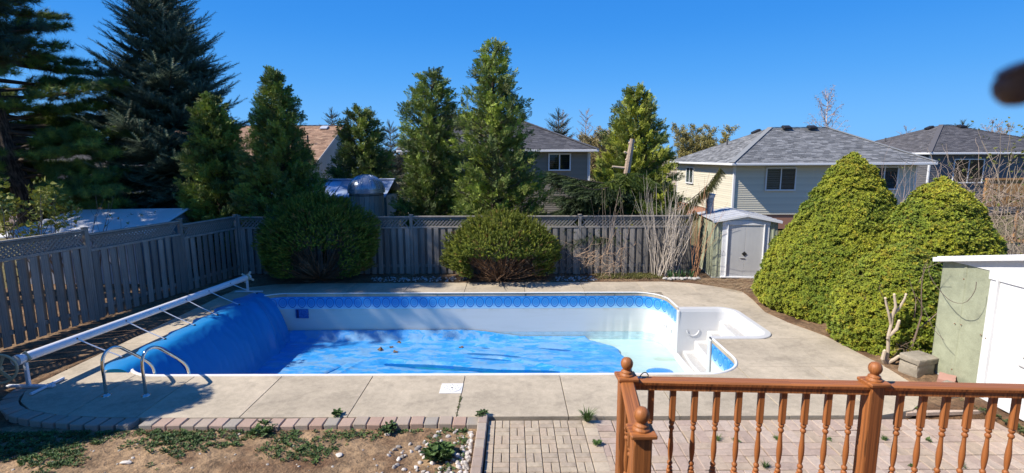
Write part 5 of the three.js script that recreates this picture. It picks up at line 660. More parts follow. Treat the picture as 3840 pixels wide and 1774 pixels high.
{
  const r = rng(90), up = (sp) => V(rr(-sp, sp, r), 1, rr(-sp, sp, r)).normalize();
  // lilac by the rear fence
  bare('lilac', 'bare grey multi-stemmed shrub in front of the rear fence beside the small shed', 'shrub', 4.75, -15.95, Array.from({ length: 38 }, (_, i) => [V(rr(-.32, .35, r), 0, rr(-.15, .15, r)), V(rr(-.38, .38, r), 1, rr(-.25, .2, r)).normalize(), rr(.9, 1.45, r), rr(.009, .019, r)]), { seed: 91, depth: 3, wig: .10, up: .07, kids: 1, spread: .45, shr: .55, mat: M.twigGrey });
  bare('cane_clump', 'reddish brown bare canes against the left wall of the small shed', 'shrub', 5.72, -15.8, Array.from({ length: 11 }, () => [V(rr(-.12, .12, r), 0, rr(-.1, .1, r)), V(rr(-.25, .3, r), 1, rr(-.2, .2, r)).normalize(), rr(.9, 1.6, r), rr(.010, .020, r)]), { seed: 92, depth: 2, wig: .10, up: .03, kids: 1, spread: .4, shr: .55, mat: mat(.33, .17, .09, .9) });
  bare('dead_vine', 'tangle of dead curled tan vines in front of the rear fence', 'dead vine', 2.55, -15.95, Array.from({ length: 46 }, () => [V(rr(-.8, .95, r), rr(0, .9, r), rr(-.2, .25, r)), V(rr(-1, 1, r), rr(-.5, .7, r), rr(-.5, .5, r)).normalize(), rr(.3, .6, r), rr(.006, .011, r)]), { seed: 93, depth: 2, wig: .55, up: -.02, kids: 1, spread: .9, shr: .6, mat: mat(.42, .29, .19, .9) });
  bare('sapling', 'thin whips with a few yellow green leaves against the rear fence lattice', 'sapling', 3.2, -15.85, Array.from({ length: 7 }, () => [V(rr(-.5, .5, r), 0, rr(-.1, .1, r)), up(.12), rr(1.1, 1.6, r), .009]), { seed: 94, depth: 2, wig: .07, up: .02, kids: 1, spread: .35, shr: .5, leaf: { n: 3, p: .5, c0: [.16, .18, .02], c1: [.26, .24, .03] } });
  // leafing shrub over the left fence
  bare('leafing_shrub', 'shrub with fresh yellow green leaves growing over the side fence', 'shrub', -10.75, -11.4, Array.from({ length: 18 }, (_, i) => [V(rr(-.6, .5, r), 1.1, rr(-.5, .6, r)), V(rr(-.55, .55, r), 1, rr(-.5, .5, r)).normalize(), rr(.7, 1.1, r), rr(.014, .024, r)]), { seed: 95, depth: 3, wig: .13, up: .02, kids: 1, spread: .6, shr: .52, mat: mat(.25, .19, .14, .9), leaf: { n: 17, s: .15, k: 1.45, c0: [.16, .20, .02], c1: [.34, .34, .04] } });
  bare('budding_shrub', 'nearly bare brown shrub between the leafing shrub and the white shed gable', 'shrub', -10.35, -12.7, Array.from({ length: 7 }, () => [V(rr(-.3, .3, r), 1.0, rr(-.5, .3, r)), V(rr(-.45, .5, r), 1, rr(-.4, .4, r)).normalize(), rr(.6, 1.0, r), rr(.013, .02, r)]), { seed: 96, depth: 2, wig: .14, up: .02, kids: 1, spread: .7, shr: .55, mat: mat(.22, .16, .12, .9), leaf: { n: 2, p: .5, s: .06, c0: [.16, .18, .02], c1: [.26, .24, .03] } });
  // vines over the right fence
  bare('bare_vine', 'dense grey tangle of bare vines smothering the timber fence at the right edge', 'vine', 11.15, -10.9, Array.from({ length: 430 }, () => [V(rr(-.45, .6, r), rr(.4, 2.9, r), rr(-2.2, 2.4, r)), V(rr(-.6, .6, r), rr(-.3, 1, r), rr(-1, 1, r)).normalize(), rr(.4, .9, r), rr(.007, .013, r)]), { seed: 97, depth: 2, minR: .005, wig: .32, up: 0, kids: 1, spread: .8, shr: .6, mat: mat(.27, .215, .175, .95), leaf: { n: 2, p: .16, s: .1, c0: [.10, .14, .02], c1: [.20, .22, .03] } });
  bare('leafing_vine', 'upright leafing shoots above the vine tangle, before the charcoal roof', 'vine', 11.2, -11.6, Array.from({ length: 24 }, (_, i) => [V(rr(-.3, .9, r), 1.9, rr(-1.0, 2.2, r)), V(rr(-.25, .25, r), 1, rr(-.2, .2, r)).normalize(), rr(.7, 1.25, r), .013]), { seed: 98, depth: 2, wig: .10, up: .05, kids: 1, spread: .45, shr: .6, mat: mat(.24, .20, .15, .95), leaf: { n: 7, p: .75, s: .15, c0: [.10, .13, .02], c1: [.19, .20, .03] } });
  bare('bare_shrub', 'purplish bare shrub between the two clipped conifers, before the cream house', 'shrub', 11.0, -14.7, Array.from({ length: 12 }, () => [V(rr(-.5, .5, r), .6, rr(-.3, .3, r)), up(.3), rr(1.0, 1.5, r), .017]), { seed: 99, depth: 3, wig: .13, up: .03, kids: 1, spread: .55, shr: .55, mat: mat(.29, .24, .23, .95) });
  // hard pruned shrub by the conifer
  const ps = thing('pruned_shrub', 'pale hard pruned shrub with cut stubs in front of the shorter clipped conifer', 'shrub', [6.82, 0, -8.98]); const tb = new TB(); const st = (pts, r0, r1) => tube(pts, pts.map((_, i) => mix(r0, r1, i / (pts.length - 1))), 8, tb); st([V(0, -.05, 0), V(.02, .3, 0), V(-.02, .62, .02), V(.03, .9, 0), V(.02, 1.1, 0)], .035, .023); st([V(.02, .85, 0), V(-.06, 1.1, .02), V(-.12, 1.32, 0), V(-.14, 1.42, .0)], .024, .016); st([V(.02, 1.0, 0), V(.05, 1.25, .03), V(.02, 1.5, 0)], .03, .021); st([V(.02, 1.05, 0), V(.14, 1.2, 0), V(.20, 1.42, .03), V(.24, 1.5, 0)], .026, .016); st([V(0, .62, .02), V(.1, .78, .05), V(.13, .95, .05)], .034, .028); st([V(0, -.03, 0), V(-.1, .12, .05), V(-.08, .3, .05)], .045, .03); st([V(.02, 0, 0), V(.1, .12, .08), V(.16, .2, .1)], .04, .03); st([V(.0, .5, 0), V(-.07, .58, .06), V(-.1, .6, .1)], .02, .015); mesh('stem', tb.geo(), mat(.46, .38, .29, .9), ps); ps.scale.set(.95, .86, .95); for (const p of [[-.14, 1.425, 0], [.02, 1.505, 0], [.24, 1.505, 0], [.13, .955, .05], [-.08, .305, .05], [.16, .205, .1]]) mesh('cut_face', new THREE.SphereGeometry(.024, 10, 6), mat(.68, .56, .38, .9), ps, p);
  bare('bare_shrub', 'dark bare shrub between the pruned stub and the right shed wall', 'shrub', 7.3, -9.15, Array.from({ length: 5 }, () => [V(rr(-.08, .08, r), 0, rr(-.1, .1, r)), V(rr(-.15, .35, r), 1, rr(-.2, .2, r)).normalize(), rr(.7, 1.0, r), .022]), { seed: 100, depth: 3, wig: .16, up: -.02, kids: 1, spread: .75, shr: .55, mat: mat(.20, .145, .115, .95) });
  bare('brush_pile', 'low dark thicket of dead twigs at the foot of the right shed', 'brush', 7.35, -9.25, Array.from({ length: 60 }, () => [V(rr(-.45, .35, r), rr(0, .35, r), rr(-.45, .4, r)), V(rr(-1, 1, r), rr(-.1, .9, r), rr(-1, 1, r)).normalize(), rr(.15, .35, r), .006]), { seed: 101, depth: 1, wig: .35, up: 0, kids: 1, spread: .9, shr: .6, mat: mat(.17, .12, .085, .95) });
  // thin twig reaching across the sage wall
  const tw = thing('twig', 'thin dark bare twig curving across the sage wall of the right shed', 'twig', [0, 0, 0]); mesh('stem', tube(new THREE.CatmullRomCurve3([V(7.25, 1.95, -8.75), V(7.05, 1.8, -8.55), V(7.0, 1.55, -8.2), V(7.0, 1.45, -7.95), V(7.02, 1.5, -7.75), V(7.05, 1.72, -7.65), V(7.06, 1.85, -7.66)]).getPoints(16), Array(17).fill(.0045), 4).geo(), mat(.12, .085, .07, .9), tw); mesh('stem', tube(new THREE.CatmullRomCurve3([V(7.1, 1.3, -8.8), V(7.05, 1.1, -8.5), V(7.0, .9, -8.25), V(7.02, .78, -8.05)]).getPoints(10), Array(11).fill(.004), 4).geo(), mat(.12, .085, .07, .9), tw);
  // far bare trees
  const tree = (label, x, z, h, o) => { // straight or forked stems, fine side branches and twigs
    const q = rng(o.seed), t = thing(o.name ?? 'bare_tree', label, 'tree', [x, 0, z]), tb = new TB(), fine = new TB(), L = [], lim = (p, d, len, rad, lv) => { const m = p.clone().addScaledVector(d, len * .5).add(V(rr(-1, 1, q) * len * .06, rr(0, 1, q) * len * .06, rr(-1, 1, q) * len * .06)), e = p.clone().addScaledVector(d, len).add(V(0, (o.droop ?? .05) * len * (lv > 1 ? -1 : 1), 0)); tube([p, m, e], [rad, rad * .7, Math.max(.010, rad * .35)], rad > .05 ? 5 : 3, fine, false); if (o.leaf && lv > 1) for (let i = 0; i < o.leaf.n; i++) if (q() < o.leaf.p) L.push([orient(m.clone().lerp(e, q()).add(V(rr(-.2, .2, q), rr(-.2, .2, q), rr(-.2, .2, q))), V(rr(-1, 1, q), 1, rr(-1, 1, q)), rr(.7, 1.4, q) * o.leaf.k, q() * 6), C3(mixc(o.leaf.c0, o.leaf.c1, q()))]); if (lv >= 3) return; const k = lv === 1 ? 9 : 4; for (let i = 0; i < k; i++) { const s = (i + 1) / k, b = s < .5 ? p.clone().lerp(m, s * 2) : m.clone().lerp(e, s * 2 - 1), a = q() * 6.28; lim(b, d.clone().add(V(Math.cos(a) * .8, rr(-.2, .5, q), Math.sin(a) * .8)).normalize(), len * rr(.26, .5, q) * (1.15 - s * .5), Math.max(.012, rad * .45), lv + 1); } };
    const stems = o.multi ? Array.from({ length: o.multi }, () => V(rr(-.42, .42, q), 1, rr(-.3, .3, q)).normalize()) : [V(rr(-.04, .04, q), 1, 0)]; for (const d of stems) { const H = h * (o.multi ? rr(.6, .85, q) : .97), R0 = o.rad ?? h * .012; tube([V(0, 0, 0), d.clone().multiplyScalar(H * .5).add(V(rr(-.1, .1, q), 0, 0)), d.clone().multiplyScalar(H)], [R0, R0 * .6, .015], 6, tb, false); const nb = o.multi ? 15 : 30; for (let i = 0; i < nb; i++) { const s = .22 + .76 * i / nb, a = i * 2.4 + q(), l = H * (o.wide ?? .26) * (1.15 - s) * rr(.7, 1.2, q) + .25; lim(d.clone().multiplyScalar(H * s), V(Math.cos(a) * .8, rr(.45, 1, q), Math.sin(a) * .8).normalize(), l, Math.max(.018, R0 * .28), 1); } }
    mesh('trunk', tb.geo(), o.mat ?? M.twig, t); mesh('branches', fine.geo(), o.twigMat ?? o.mat ?? M.twig, t); if (L.length) inst('leaves', SMALL, M.leaf, L, t); return t; };
  tree('white barked bare birch behind the ridge of the cream house roof', 27.6, -46, 9.6, { name: 'birch', seed: 110, mat: mat(.62, .57, .55, .8), twigMat: mat(.36, .27, .24, .9), rad: .12, droop: .35, leaf: { n: 2, k: 1.1, p: .4, c0: [.24, .14, .10], c1: [.28, .19, .13] } });
  tree('round olive budding tree left of the cream house roof', 18.7, -52, 8.6, { seed: 111, multi: 9, wide: .3, mat: mat(.27, .22, .13, .9), leaf: { n: 5, s: .35, k: 1.7, p: .7, c0: [.24, .21, .05], c1: [.32, .27, .08] } });
  tree('round tan budding tree between the taupe roof and the yellow green cedar', 8.6, -50, 8.8, { seed: 112, multi: 8, wide: .28, mat: mat(.28, .21, .13, .9), leaf: { n: 5, s: .35, k: 1.6, p: .7, c0: [.27, .22, .08], c1: [.35, .28, .12] } });
  tree('thin bare tree left of a second one above the taupe roof slope', 5.1, -55, 8.6, { seed: 113, mat: mat(.30, .24, .22, .9), rad: .09 }); tree('thin bare tree farthest right above the taupe roof slope', 7.9, -56, 8.9, { seed: 114, mat: mat(.30, .24, .22, .9), rad: .09 });
  tree('small bare tree between the cream and charcoal roofs', 33.5, -60, 7.0, { seed: 115, mat: mat(.30, .24, .2, .9), rad: .08 }); tree('wide bare tan tree above the charcoal roof at the right edge', 47.5, -52, 8.6, { seed: 116, multi: 4, mat: mat(.36, .28, .23, .9), leaf: { n: 2, s: .3, k: 1.3, p: .4, c0: [.30, .22, .14], c1: [.34, .26, .18] } }); tree('tan bare tree rising left of the wide one at the right edge', 42.5, -56, 8.2, { seed: 117, multi: 3, mat: mat(.36, .28, .24, .9) });
  bare('bare_shrub', 'pale bare shrub below the tan roof rake', 'shrub', -9.5, -26, Array.from({ length: 12 }, () => [V(rr(-.5, .5, r), 1.2, rr(-.5, .5, r)), up(.4), rr(.9, 1.3, r), .02]), { seed: 118, depth: 3, wig: .12, up: .02, kids: 1, spread: .6, shr: .55, mat: mat(.33, .27, .24, .95) });
}
// topped spruce with drooping boughs behind the rear fence
{
  const r = rng(120), t = thing('topped_spruce', 'spruce with sawn off trunk and drooping boughs in front of the yellow green cedar', 'tree', [3.95, 0, -18]), list = [[], []], limbs = new TB(); trunkMesh(t, [V(-.05, 0, 0), V(-.04, 1.5, 0), V(-.0, 3.0, 0), V(.05, 3.4, 0), V(.12, 3.9, 0), V(.18, 4.35, 0)], [.13, .12, .11, .11, .10, .075], 9, mat(.40, .30, .22, .9, { bumpMap: scaleTex(T.rough, .3), bumpScale: .02 })); for (const [y, a, l] of [[3.35, 3.0, .55], [3.85, 2.7, .16], [4.2, .3, .22], [3.95, .2, .2], [3.6, 2.2, .14]]) mesh('cut_stub', tube([V(.06, y, 0), V(.06 + Math.cos(a) * l, y + .06, Math.sin(a) * .3 * l)], [.045, .035], 7).geo(), mat(.55, .42, .30, .9), t);
  const o = { sc: 1.5, c0: [.022, .045, .013], c1: [.06, .095, .02], up: -.45 }; const bough = (pts, w, o2) => { const c = new THREE.CatmullRomCurve3(pts), L = c.getLength(), n = Math.round(L / .09); tube(c.getPoints(8), Array.from({ length: 9 }, (_, i) => .03 * (1 - i / 10)), 5, limbs, false); for (let i = 1; i <= n; i++) { const s = i / n, P = c.getPointAt(s), tan = c.getTangentAt(s), sd = V(-tan.z, 0, tan.x).normalize(); for (const k of [-1, 1]) { const ww = w * (1 - .5 * s) * rr(.3, 1, r); for (let j = 0; j < 5; j++) { const q = P.clone().addScaledVector(sd, k * ww * j / 5).add(V(0, -.16 * j * ww - rr(0, .05, r), 0)); twigAlong(list, q, tan, sd, s, o2, r); } } for (let j = 0; j < 4; j++) twigAlong(list, P.clone().add(V(rr(-.05, .05, r), -j * .12 * w, rr(-.05, .05, r))), V(0, -1, 0), sd, s, o2, r); } };
  bough([V(0, 2.6, 0), V(-.8, 2.85, .3), V(-1.7, 3.0, .6), V(-2.6, 3.25, .8)], .8, o); bough([V(0, 2.3, 0), V(-.8, 2.4, .5), V(-1.6, 2.35, 1.0), V(-2.3, 2.5, 1.2)], .85, o); bough([V(0, 1.9, 0), V(-.7, 1.9, .6), V(-1.4, 1.8, 1.0), V(-2.1, 1.8, 1.1)], .8, o); bough([V(0, 1.4, 0), V(-.7, 1.3, .5), V(-1.5, 1.2, .8)], .7, o); bough([V(0, 2.5, 0), V(-.6, 2.75, .8), V(-1.3, 2.7, 1.3), V(-2.0, 2.9, 1.4)], .9, o); bough([V(0, 2.1, 0), V(-.7, 2.2, .2), V(-1.5, 2.1, .5), V(-2.3, 2.0, .6)], .9, o); bough([V(0, 1.6, 0), V(-.6, 1.6, .9), V(-1.3, 1.5, 1.3), V(-1.9, 1.3, 1.3)], .9, o); bough([V(0, 1.0, 0), V(-.8, .9, .6), V(-1.7, .8, .9)], .8, o); const lt = { ...o, c0: [.07, .12, .018], c1: [.19, .23, .03] }; bough([V(0, 2.9, 0), V(-.3, 3.0, .4), V(-.7, 2.9, .8)], .6, lt); bough([V(.02, 3.0, 0), V(.25, 3.1, .4), V(.6, 3.0, .7)], .6, lt); bough([V(0, 3.05, 0), V(-.05, 3.2, .35), V(-.15, 3.1, .7)], .5, lt); bough([V(0, 2.5, 0), V(.3, 2.5, .5), V(.6, 2.3, .9)], .7, lt); bough([V(0, 1.8, 0), V(.4, 1.8, .5), V(.8, 1.5, .9)], .7, lt); bough([V(0, 2.2, 0), V(-.1, 2.1, .5), V(-.2, 1.8, 1.0)], .7, lt); bough([V(0, 1.4, 0), V(.1, 1.3, .6), V(.3, 1.1, .9)], .7, lt);
  const ol = { ...o, sc: .85, up: -1.6, c0: [.06, .07, .016], c1: [.13, .13, .03] }; bough([V(0, 1.3, 0), V(.9, 1.55, .5), V(1.8, 2.2, .9), V(2.5, 2.85, 1.0), V(2.85, 3.4, 1.0)], .26, ol); bough([V(0, 1.0, 0), V(.8, 1.1, .5), V(1.5, 1.5, .9), V(2.1, 2.0, 1.0)], .25, ol);
  mesh('limbs', limbs.geo(), M.bark, t).userData.kind = 'stuff'; const cg = new THREE.Group(); cg.name = 'boughs'; t.add(cg); inst('twigs', STW[0], M.leaf, list[0], cg); inst('twigs', STW[1], M.leaf, list[1], cg);
}
// yews before the rear fence
function yew(label, x, z, rx, h, o) {
  const r = rng(o.seed), t = thing('yew', label, 'shrub', [x, 0, z], 0), list = [[], []], sticks = new TB(); const G = YT;
  for (let i = 0; i < 90; i++) { const a = rr(-.3, 3.44, r), e = rr(.15, 1.2, r); const d = V(Math.cos(a) * Math.cos(e) * 1.0, Math.sin(e), Math.sin(a) * Math.cos(e) * .9), L = rr(.6, 1.15, r) * Math.min(rx, h * .8); tube([V(rr(-.15, .15, r), 0, rr(-.1, .1, r)), d.clone().multiplyScalar(L * .5).add(V(0, -.06, 0)), d.clone().multiplyScalar(L)], [.019, .013, .005], 4, sticks, false); for (let k = 0; k < 3; k++) { const b = d.clone().multiplyScalar(L * rr(.45, .95, r)); tube([b, b.clone().add(V(rr(-.3, .3, r), rr(-.05, .3, r), rr(-.2, .2, r)))], [.006, .003], 3, sticks, false); } }
  let n = 0; while (n < o.n) { const a = r() * 6.2832, v = r(), el = Math.asin(mix(-.42, 1, v)); const lump = 1 + .20 * fbm(Math.cos(a) * 1.7 * Math.cos(el), Math.sin(el) * 2, Math.sin(a) * 1.7 * Math.cos(el) + o.seed, 3) * 1.6; const X = Math.cos(a) * Math.cos(el) * rx * lump, Z = Math.sin(a) * Math.cos(el) * rx * .82 * lump, Y = .36 * h + Math.sin(el) * h * .6 * lump; if (o.hole && Z > .1 && Y < h * .47 + .1 * fbm(X * 2, 1, 4) && Math.abs(X - o.hole[0]) < o.hole[1] + .2 * fbm(X * 3, Y * 3, 1)) { n += .2; continue; } n++;
    const sh = rr(.72, 1.0, r), p = V(X * sh, Math.max(.06, Y * (.3 + .7 * sh)), Z * sh); const dir = V(X / rx, .25 + (o.spiky ?? .3) * Math.max(0, Math.sin(el)) * 2, Z / rx).add(V(rr(-.7, .7, r), rr(-.3, .5, r), rr(-.7, .7, r))); const c = mixc(mixc(o.c0, o.c1, clamp(Math.pow(r(), 1.5) * .7 + .5 * sst(.8, 1, sh))), [.30, .15, .05], r() < .03 + .5 * sst(.28, .45, fbm(X * 1.6, Y * 1.6, Z * 1.6 + 4, 2)) ? .8 : 0); list[n & 1 ? 1 : 0].push([orient(p, dir, rr(.8, 1.3, r), r() * 6), C3(c, rr(.75, 1.2, r))]); }
  if (o.spikes) for (let i = 0; i < o.spikes; i++) { const a = r() * 6.28, q = Math.sqrt(r()) * .75, X = Math.cos(a) * rx * q, Z = Math.sin(a) * rx * .7 * q, y0 = h * .86 * Math.sqrt(1 - q * q * .8), L = rr(.25, .6, r) * (1 - q * .4), d = V(X / rx * .5 + rr(-.15, .15, r), 1, Z / rx * .4).normalize(); for (let k = 0; k < 5; k++) list[k & 1].push([orient(V(X, y0, Z).addScaledVector(d, L * k / 5), d.clone().add(V(rr(-.25, .25, r), 0, rr(-.25, .25, r))), rr(.85, 1.1, r), r() * 6), C3(mixc(o.c0, o.c1, rr(.5, 1, r)))]); }
  mesh('bare_branches', sticks.geo(), M.twigBrown, t).userData.kind = 'stuff'; const cg = new THREE.Group(); cg.name = 'foliage'; t.add(cg); inst('shoots', G[0], M.leaf, list[0], cg); inst('shoots', G[1], M.leaf, list[1], cg); return t;
}
const YT = [needleTwig(.12, 26, .045, .014, 14, .7), needleTwig(.10, 22, .04, .014, 15, .7)];
yew('sunlit spreading yew with bare brown lower branches in front of the rear fence', -.3, -15.75, 1.72, 2.05, { seed: 130, n: 11500, hole: [.05, 1.2], spiky: .5, spikes: 150, c0: [.065, .12, .013], c1: [.25, .27, .022] });
yew('large dark shaded yew in front of the rear fence at the left', -5.95, -15.75, 1.75, 2.75, { seed: 131, n: 12500, hole: [.3, .8], spiky: .3, spikes: 25, c0: [.065, .12, .013], c1: [.25, .27, .022] });

// ================================================================ small ground things
{
  const r = rng(140); const LEAFY = [0, 1, 2].map((k) => { const q = rng(150 + k), t = new TB(); for (let i = 0; i < 9; i++) { const a = i * 2.4 + q(), l = rr(.03, .075, q), e = rr(.15, .8, q), d = V(Math.cos(a) * Math.cos(e), Math.sin(e), Math.sin(a) * Math.cos(e)), s = V(-Math.sin(a), 0, Math.cos(a)).multiplyScalar(l * .3), m = d.clone().multiplyScalar(l * .55).add(V(0, .012, 0)), b = V(Math.cos(a + 1) * .012, rr(0, .02, q), Math.sin(a + 1) * .012); t.quad(b, b.clone().add(m).add(s), b.clone().addScaledVector(d, l), b.clone().add(m).sub(s)); } return t.geo(); });
  const GRASS = [0, 1].map((k) => { const q = rng(160 + k), t = new TB(); for (let i = 0; i < 22; i++) { const a = i * 2.4, l = rr(.05, .15, q), sp = rr(.1, .9, q), w = V(-Math.sin(a), 0, Math.cos(a)).multiplyScalar(.004), b = V(Math.cos(a) * .015, 0, Math.sin(a) * .015), m = b.clone().add(V(Math.cos(a) * l * sp * .5, l * .6, Math.sin(a) * l * sp * .5)), e = b.clone().add(V(Math.cos(a) * l * sp * 1.1, l * .85, Math.sin(a) * l * sp * 1.1)); t.quad(b.clone().sub(w), b.clone().add(w), m.clone().add(w), m.clone().sub(w)); t.tri(m.clone().sub(w), m.clone().add(w), e); } return t.geo(); });
  const gm = [[.060, .125, .018], [.085, .15, .024], [.045, .10, .016]];
  const bedY = (x, z) => -.075 - .03 * sst(-4, -8, x) + .030 * fbm(x * 1.3, z * 1.3, 3) + .022 * fbm(x * 5, z * 5, 7, 3) + .010 * fbm(x * 14, z * 14, 9, 2);
  const weeds = [[], [], []]; for (let k = 0; k < 16000; k++) { const x = rr(-9.5, -.62, r), z = rr(-6.82, -4.6, r), d = fbm(x * .9 + 4, z * 1.3, 11, 3) + .18 * sst(-3.2, -6, x) + .22 * sst(-6.35, -6.8, z) - .12 + .1 * fbm(x * 5, z * 5, 1); if (d < -.08 + r() * .34) continue; weeds[k % 3].push([orient(V(x, bedY(x, z) - .004, z), V(rr(-.2, .2, r), 1, rr(-.2, .2, r)), rr(.3, .95, r), r() * 6), C3(gm[Math.floor(r() * 3)], rr(.7, 1.4, r))]); }
  const wg = thing('weeds', 'patchy low green weeds spread over the sandy soil bed', 'weeds'); wg.userData.kind = 'stuff'; weeds.forEach((l, i) => inst('leaves', LEAFY[i], M.leafT, l, wg));
  // litter, pebbles
  const lit = []; const ST = new TB(); ST.quad(V(-.03, 0, -.0012), V(.03, .004, -.0012), V(.03, .004, .0012), V(-.03, 0, .0012)); const LG = ST.geo(); for (let k = 0; k < 9000; k++) { const x = rr(-9, -.55, r), z = rr(-6.85, -4.6, r); if (fbm(x * 1.1 + 9, z * 1.6, 2) + rr(-.3, .3, r) < -.02) continue; const m = new THREE.Matrix4().makeRotationY(r() * 6.28).setPosition(x, bedY(x, z) + .008 + r() * .008, z); lit.push([m, C3([.30, .185, .10], rr(.4, 1.5, r))]); }
  for (let k = 0; k < 2600; k++) { const x = rr(-4, 7.4, r), z = rr(-16.3, -15.32, r); const m = new THREE.Matrix4().makeRotationY(r() * 6.28).setPosition(x, .012 + r() * .02, z); m.scale(V(1.6, 1, 2)); lit.push([m, C3([.40, .29, .17], rr(.4, 1.4, r))]); } for (let k = 0; k < 700; k++) { const x = rr(5.6, 7.6, r), z = rr(-15.5, -13.9, r); if (x < edgeR(z) - .25) continue; const m = new THREE.Matrix4().makeRotationY(rr(-.5, .9, r)).setPosition(x, .012 + r() * .03, z); m.scale(V(3, 1, 3)); lit.push([m, C3([.46, .34, .20], rr(.5, 1.3, r))]); }
  const lg = inst('plant_litter', LG, M.leaf, lit, scene); tag(lg, 'scattered dry needles and stalks on the soil beds', 'plant litter', null, 'stuff');
  const PB = [0, 1].map((k) => { const g = new THREE.IcosahedronGeometry(.022, 1), p = g.attributes.position, q = rng(170 + k), sd = q() * 9; for (let i = 0; i < p.count; i++) { const n = 1 + .7 * fbm(p.getX(i) * 30 + sd, p.getY(i) * 30, p.getZ(i) * 30, 2); p.setXYZ(i, p.getX(i) * n * 1.2, p.getY(i) * n * .75, p.getZ(i) * n); } g.computeVertexNormals(); return g; });
  const peb = []; for (let k = 0; k < 520; k++) { const x = -.56 - Math.pow(r(), 2.4) * 2.2, z = rr(-6.82, -5.2, r); if (r() > sst(-2.4, -.7, x) * (.35 + .65 * sst(-6.9, -5.9, z))) continue; peb.push([orient(V(x, bedY(x, z) + .004, z), V(rr(-1, 1, r), 1, rr(-1, 1, r)), rr(.5, 1.5, r), r() * 6), C3([.56, .51, .46], rr(.4, 1.25, r))]); } for (let k = 0; k < 420; k++) { const x = rr(-4.4, 2.6, r), z = rr(-15.95, -15.35, r); if (x > -1.4 && x < 1.3) continue; peb.push([orient(V(x, .012, z), V(0, 1, 0), rr(.5, 1.5, r), r() * 6), C3([.45, .44, .44], rr(.5, 1.2, r))]); } for (let k = 0; k < 130; k++) { const x = rr(-8.5, -2.2, r), z = rr(-6.8, -5, r); peb.push([orient(V(x, bedY(x, z), z), V(0, 1, 0), rr(.3, .9, r), r() * 6), C3([.55, .50, .43], rr(.5, 1.2, r))]); }
  tag(inst('pebbles', PB[0], mat(1, 1, 1, .9), peb, scene), 'loose white and grey pebbles beside the block kerb and rear bed', 'pebbles', null, 'stuff');
  // larger single plants
  const plant = (label, x, y, z, geo, n, spread, k, grp) => { const g = norm(Array.from({ length: n }, () => { const q = geo[Math.floor(r() * geo.length)].clone(); const a = r() * 6.28, s = Math.sqrt(r()) * spread; q.applyMatrix4(orient(V(Math.cos(a) * s, rr(0, spread * .35, r), Math.sin(a) * s), V(rr(-.4, .4, r), 1, rr(-.4, .4, r)), k * rr(.7, 1.3, r), r() * 6)); return q; })); return tag(mesh('weed', g, PM[Math.floor(r() * 3)], scene, [x, y, z]), label, 'weed', grp); };
  const PM = gm.map((c) => pmat(...c, .75, { transmission: .2, thickness: 0 }));
  plant('largest bushy green weed in the soil bed near the block kerb', -.95, -.07, -6.15, LEAFY, 46, .13, 1.7); plant('weed growing from the slab joint above the brick edging', -2.60, .0, -7.13, LEAFY, 24, .05, 1.0); plant('weed tuft at the joint where kerb meets the patio slab', -.46, .02, -7.06, LEAFY, 10, .06, 1.0); plant('tall grass tuft at the head of the joint between walk and paver patio', 1.07, .0, -6.93, GRASS, 9, .03, 1.15); plant('dark weed clump lower in the joint between walk and paver patio', 1.12, -.01, -6.35, LEAFY, 12, .04, .85); plant('weed at the foot of the brick edging, second from the kerb', -1.75, -.06, -6.8, LEAFY, 24, .1, 1.1);
  plant('dense green weed mat along the right edge of the bricks', -3.55, -.07, -6.78, LEAFY, 30, .16, 1.1);
  [[2.75, -6.45], [2.98, -6.42], [3.55, -6.46], [4.25, -6.45], [5.0, -6.44], [5.55, -6.43], [3.1, -5.85], [4.9, -5.84], [5.5, -5.83], [6.1, -7.3], [1.7, -6.46]].forEach(([x, z], i) => plant('small green weed in the paver joints seen through the balusters', x, -.03, z, i % 2 ? LEAFY : GRASS, i % 2 ? 6 : 4, .035, .5, 'weeds in the paver patio joints'));
  const jw = []; for (let k = 0; k < 60; k++) jw.push([orient(V(-.82 + rr(-.012, .012, r), -.01, rr(-7.75, -7.1, r)), V(rr(-.4, .4, r), 1, rr(-.4, .4, r)), rr(.25, .5, r), r() * 6), C3([.09, .12, .03], rr(.6, 1.2, r))]); for (let k = 0; k < 160; k++) jw.push([orient(V(7.08 + rr(-.1, .06, r), -.02, rr(-7.6, -5.5, r)), V(rr(-.4, .4, r), 1, rr(-.4, .4, r)), rr(.4, .9, r), r() * 6), C3([.07, .11, .025], rr(.6, 1.2, r))]);
  tag(inst('joint_weeds', LEAFY[0], M.leafT, jw, scene), 'tiny weeds filling the slab joint and the foot of the right shed', 'weeds', null, 'stuff');
  // flag-leaved bulbs and ring of stones under the lilac
  const blade = (q) => { const t = new TB(); for (let i = 0; i < 16; i++) { const a = r() * 6.28, l = rr(.16, .32, r), w = V(-Math.sin(a), 0, Math.cos(a)).multiplyScalar(.012), b = V(rr(-.07, .07, r), 0, rr(-.06, .06, r)), m = b.clone().add(V(Math.cos(a) * l * .15, l * .6, Math.sin(a) * l * .15)), e = b.clone().add(V(Math.cos(a) * l * .4, l, Math.sin(a) * l * .4)); t.quad(b.clone().sub(w), b.clone().add(w), m.clone().add(w), m.clone().sub(w)); t.tri(m.clone().sub(w), m.clone().add(w), e); } return t.geo(); };
  [['clump of green bulb leaves leftmost in the stone ring', 4.92], ['clump of green bulb leaves second from left in the stone ring', 5.12], ['clump of green bulb leaves at the centre right of the stone ring', 5.33], ['clump of green bulb leaves nearest the small shed', 5.55]].forEach(([l, x], i) => tag(mesh('bulb_plant', blade(i), pmat(.04, .12, .03, .6, { transmission: .2, thickness: 0 }), scene, [x, .02, -15.72 + .04 * (i % 2)]), l, 'plant', 'bulb plants in the stone ring'));
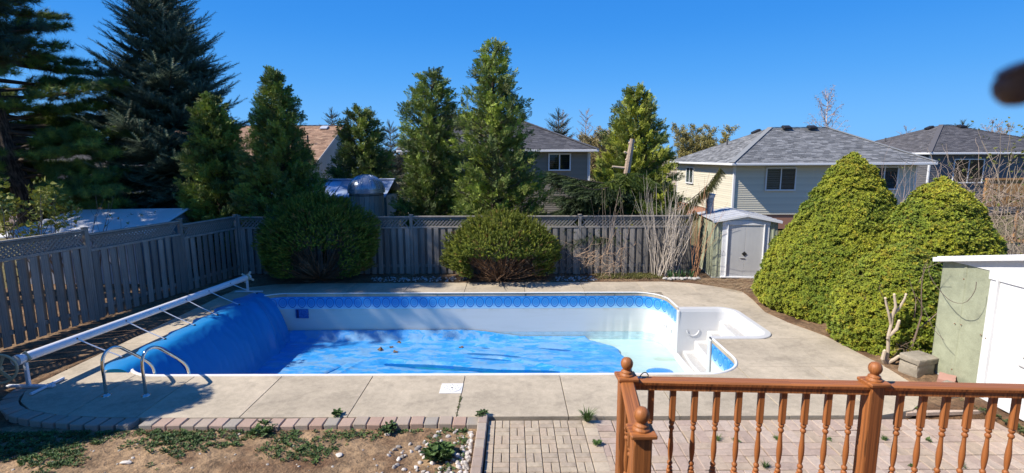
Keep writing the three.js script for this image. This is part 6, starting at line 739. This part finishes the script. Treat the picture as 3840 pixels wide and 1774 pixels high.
  const sg = PB[1].clone().scale(3.6, 2.6, 3.2); for (let i = 0; i < 9; i++) { const x = 4.72 + i * .125; tag(mesh('border_stone', sg, mat(.42, .40, .37, .95), scene, [x, .03, -15.52 - .0 + .03 * Math.sin(i * 2)], [0, i * 1.3, 0]), 'grey rounded stone in the row edging the bulb plants', 'stone', 'stones edging the bulb plants'); }
  [[-4.9, -6.05, 'pale flat stone lying in the weeds left of the other bed stone'], [-2.25, -6.2, 'white pointed stone on the bare sand of the bed'], [-1.75, -6.72, 'round white stone beside the brick edging']].forEach(([x, z, l], i) => { const o = mesh('bed_stone', PB[1], mat(.60, .56, .50, .9), scene, [x, bedY(x, z) + .015, z], [0, i, 0]); o.scale.set([3, 1.7, 1.9][i], [1.2, 1, 1.6][i], [1.4, 2.2, 1.6][i]); tag(o, l, 'stone'); });
  // lawn patch and moss at the foot of the rear fence
  const ml = []; for (let k = 0; k < 700; k++) { const x = rr(2.6, 4.7, r), z = rr(-16.2, -15.6, r); if (r() > .75 - .4 * Math.abs(x - 3.9)) continue; ml.push([orient(V(x, .005, z), V(rr(-.3, .3, r), 1, rr(-.3, .3, r)), rr(.4, .8, r), r() * 6), C3([.17, .17, .03], rr(.6, 1.2, r))]); } tag(inst('grass_patch', GRASS[0], M.leafT, ml, scene), 'thin olive grass at the foot of the rear fence left of the lilac', 'grass', null, 'stuff');
}
// far belt of trees that closes the horizon
{
  const r = rng(180), L = [[], []]; const ROUND = needleTwig(2.6, 34, 1.3, .5, 181), R2 = needleTwig(2.2, 30, 1.2, .45, 182); for (let k = 0; k < 2600; k++) { const a = rr(-1.15, 1.15, r), d = rr(95, 125, r), x = Math.sin(a) * d, z = -Math.cos(a) * d, hh = 1.8 + 2.0 * (fbm(x * .05, 1, z * .05, 3) + .4); const p = V(x, rr(-.5, hh, r), z); L[k & 1].push([orient(p, V(rr(-.6, .6, r), 1, rr(-.6, .6, r)), rr(.5, 1, r), r() * 6), C3(mixc([.07, .075, .04], [.17, .135, .09], r()))]); }
  const t = thing('treeline', 'far low belt of bare and evergreen trees on the horizon', 'trees'); t.userData.kind = 'stuff'; inst('crowns', ROUND, M.leaf, L[0], t); inst('crowns', R2, M.leaf, L[1], t);
}

renderer.render(scene, camera);
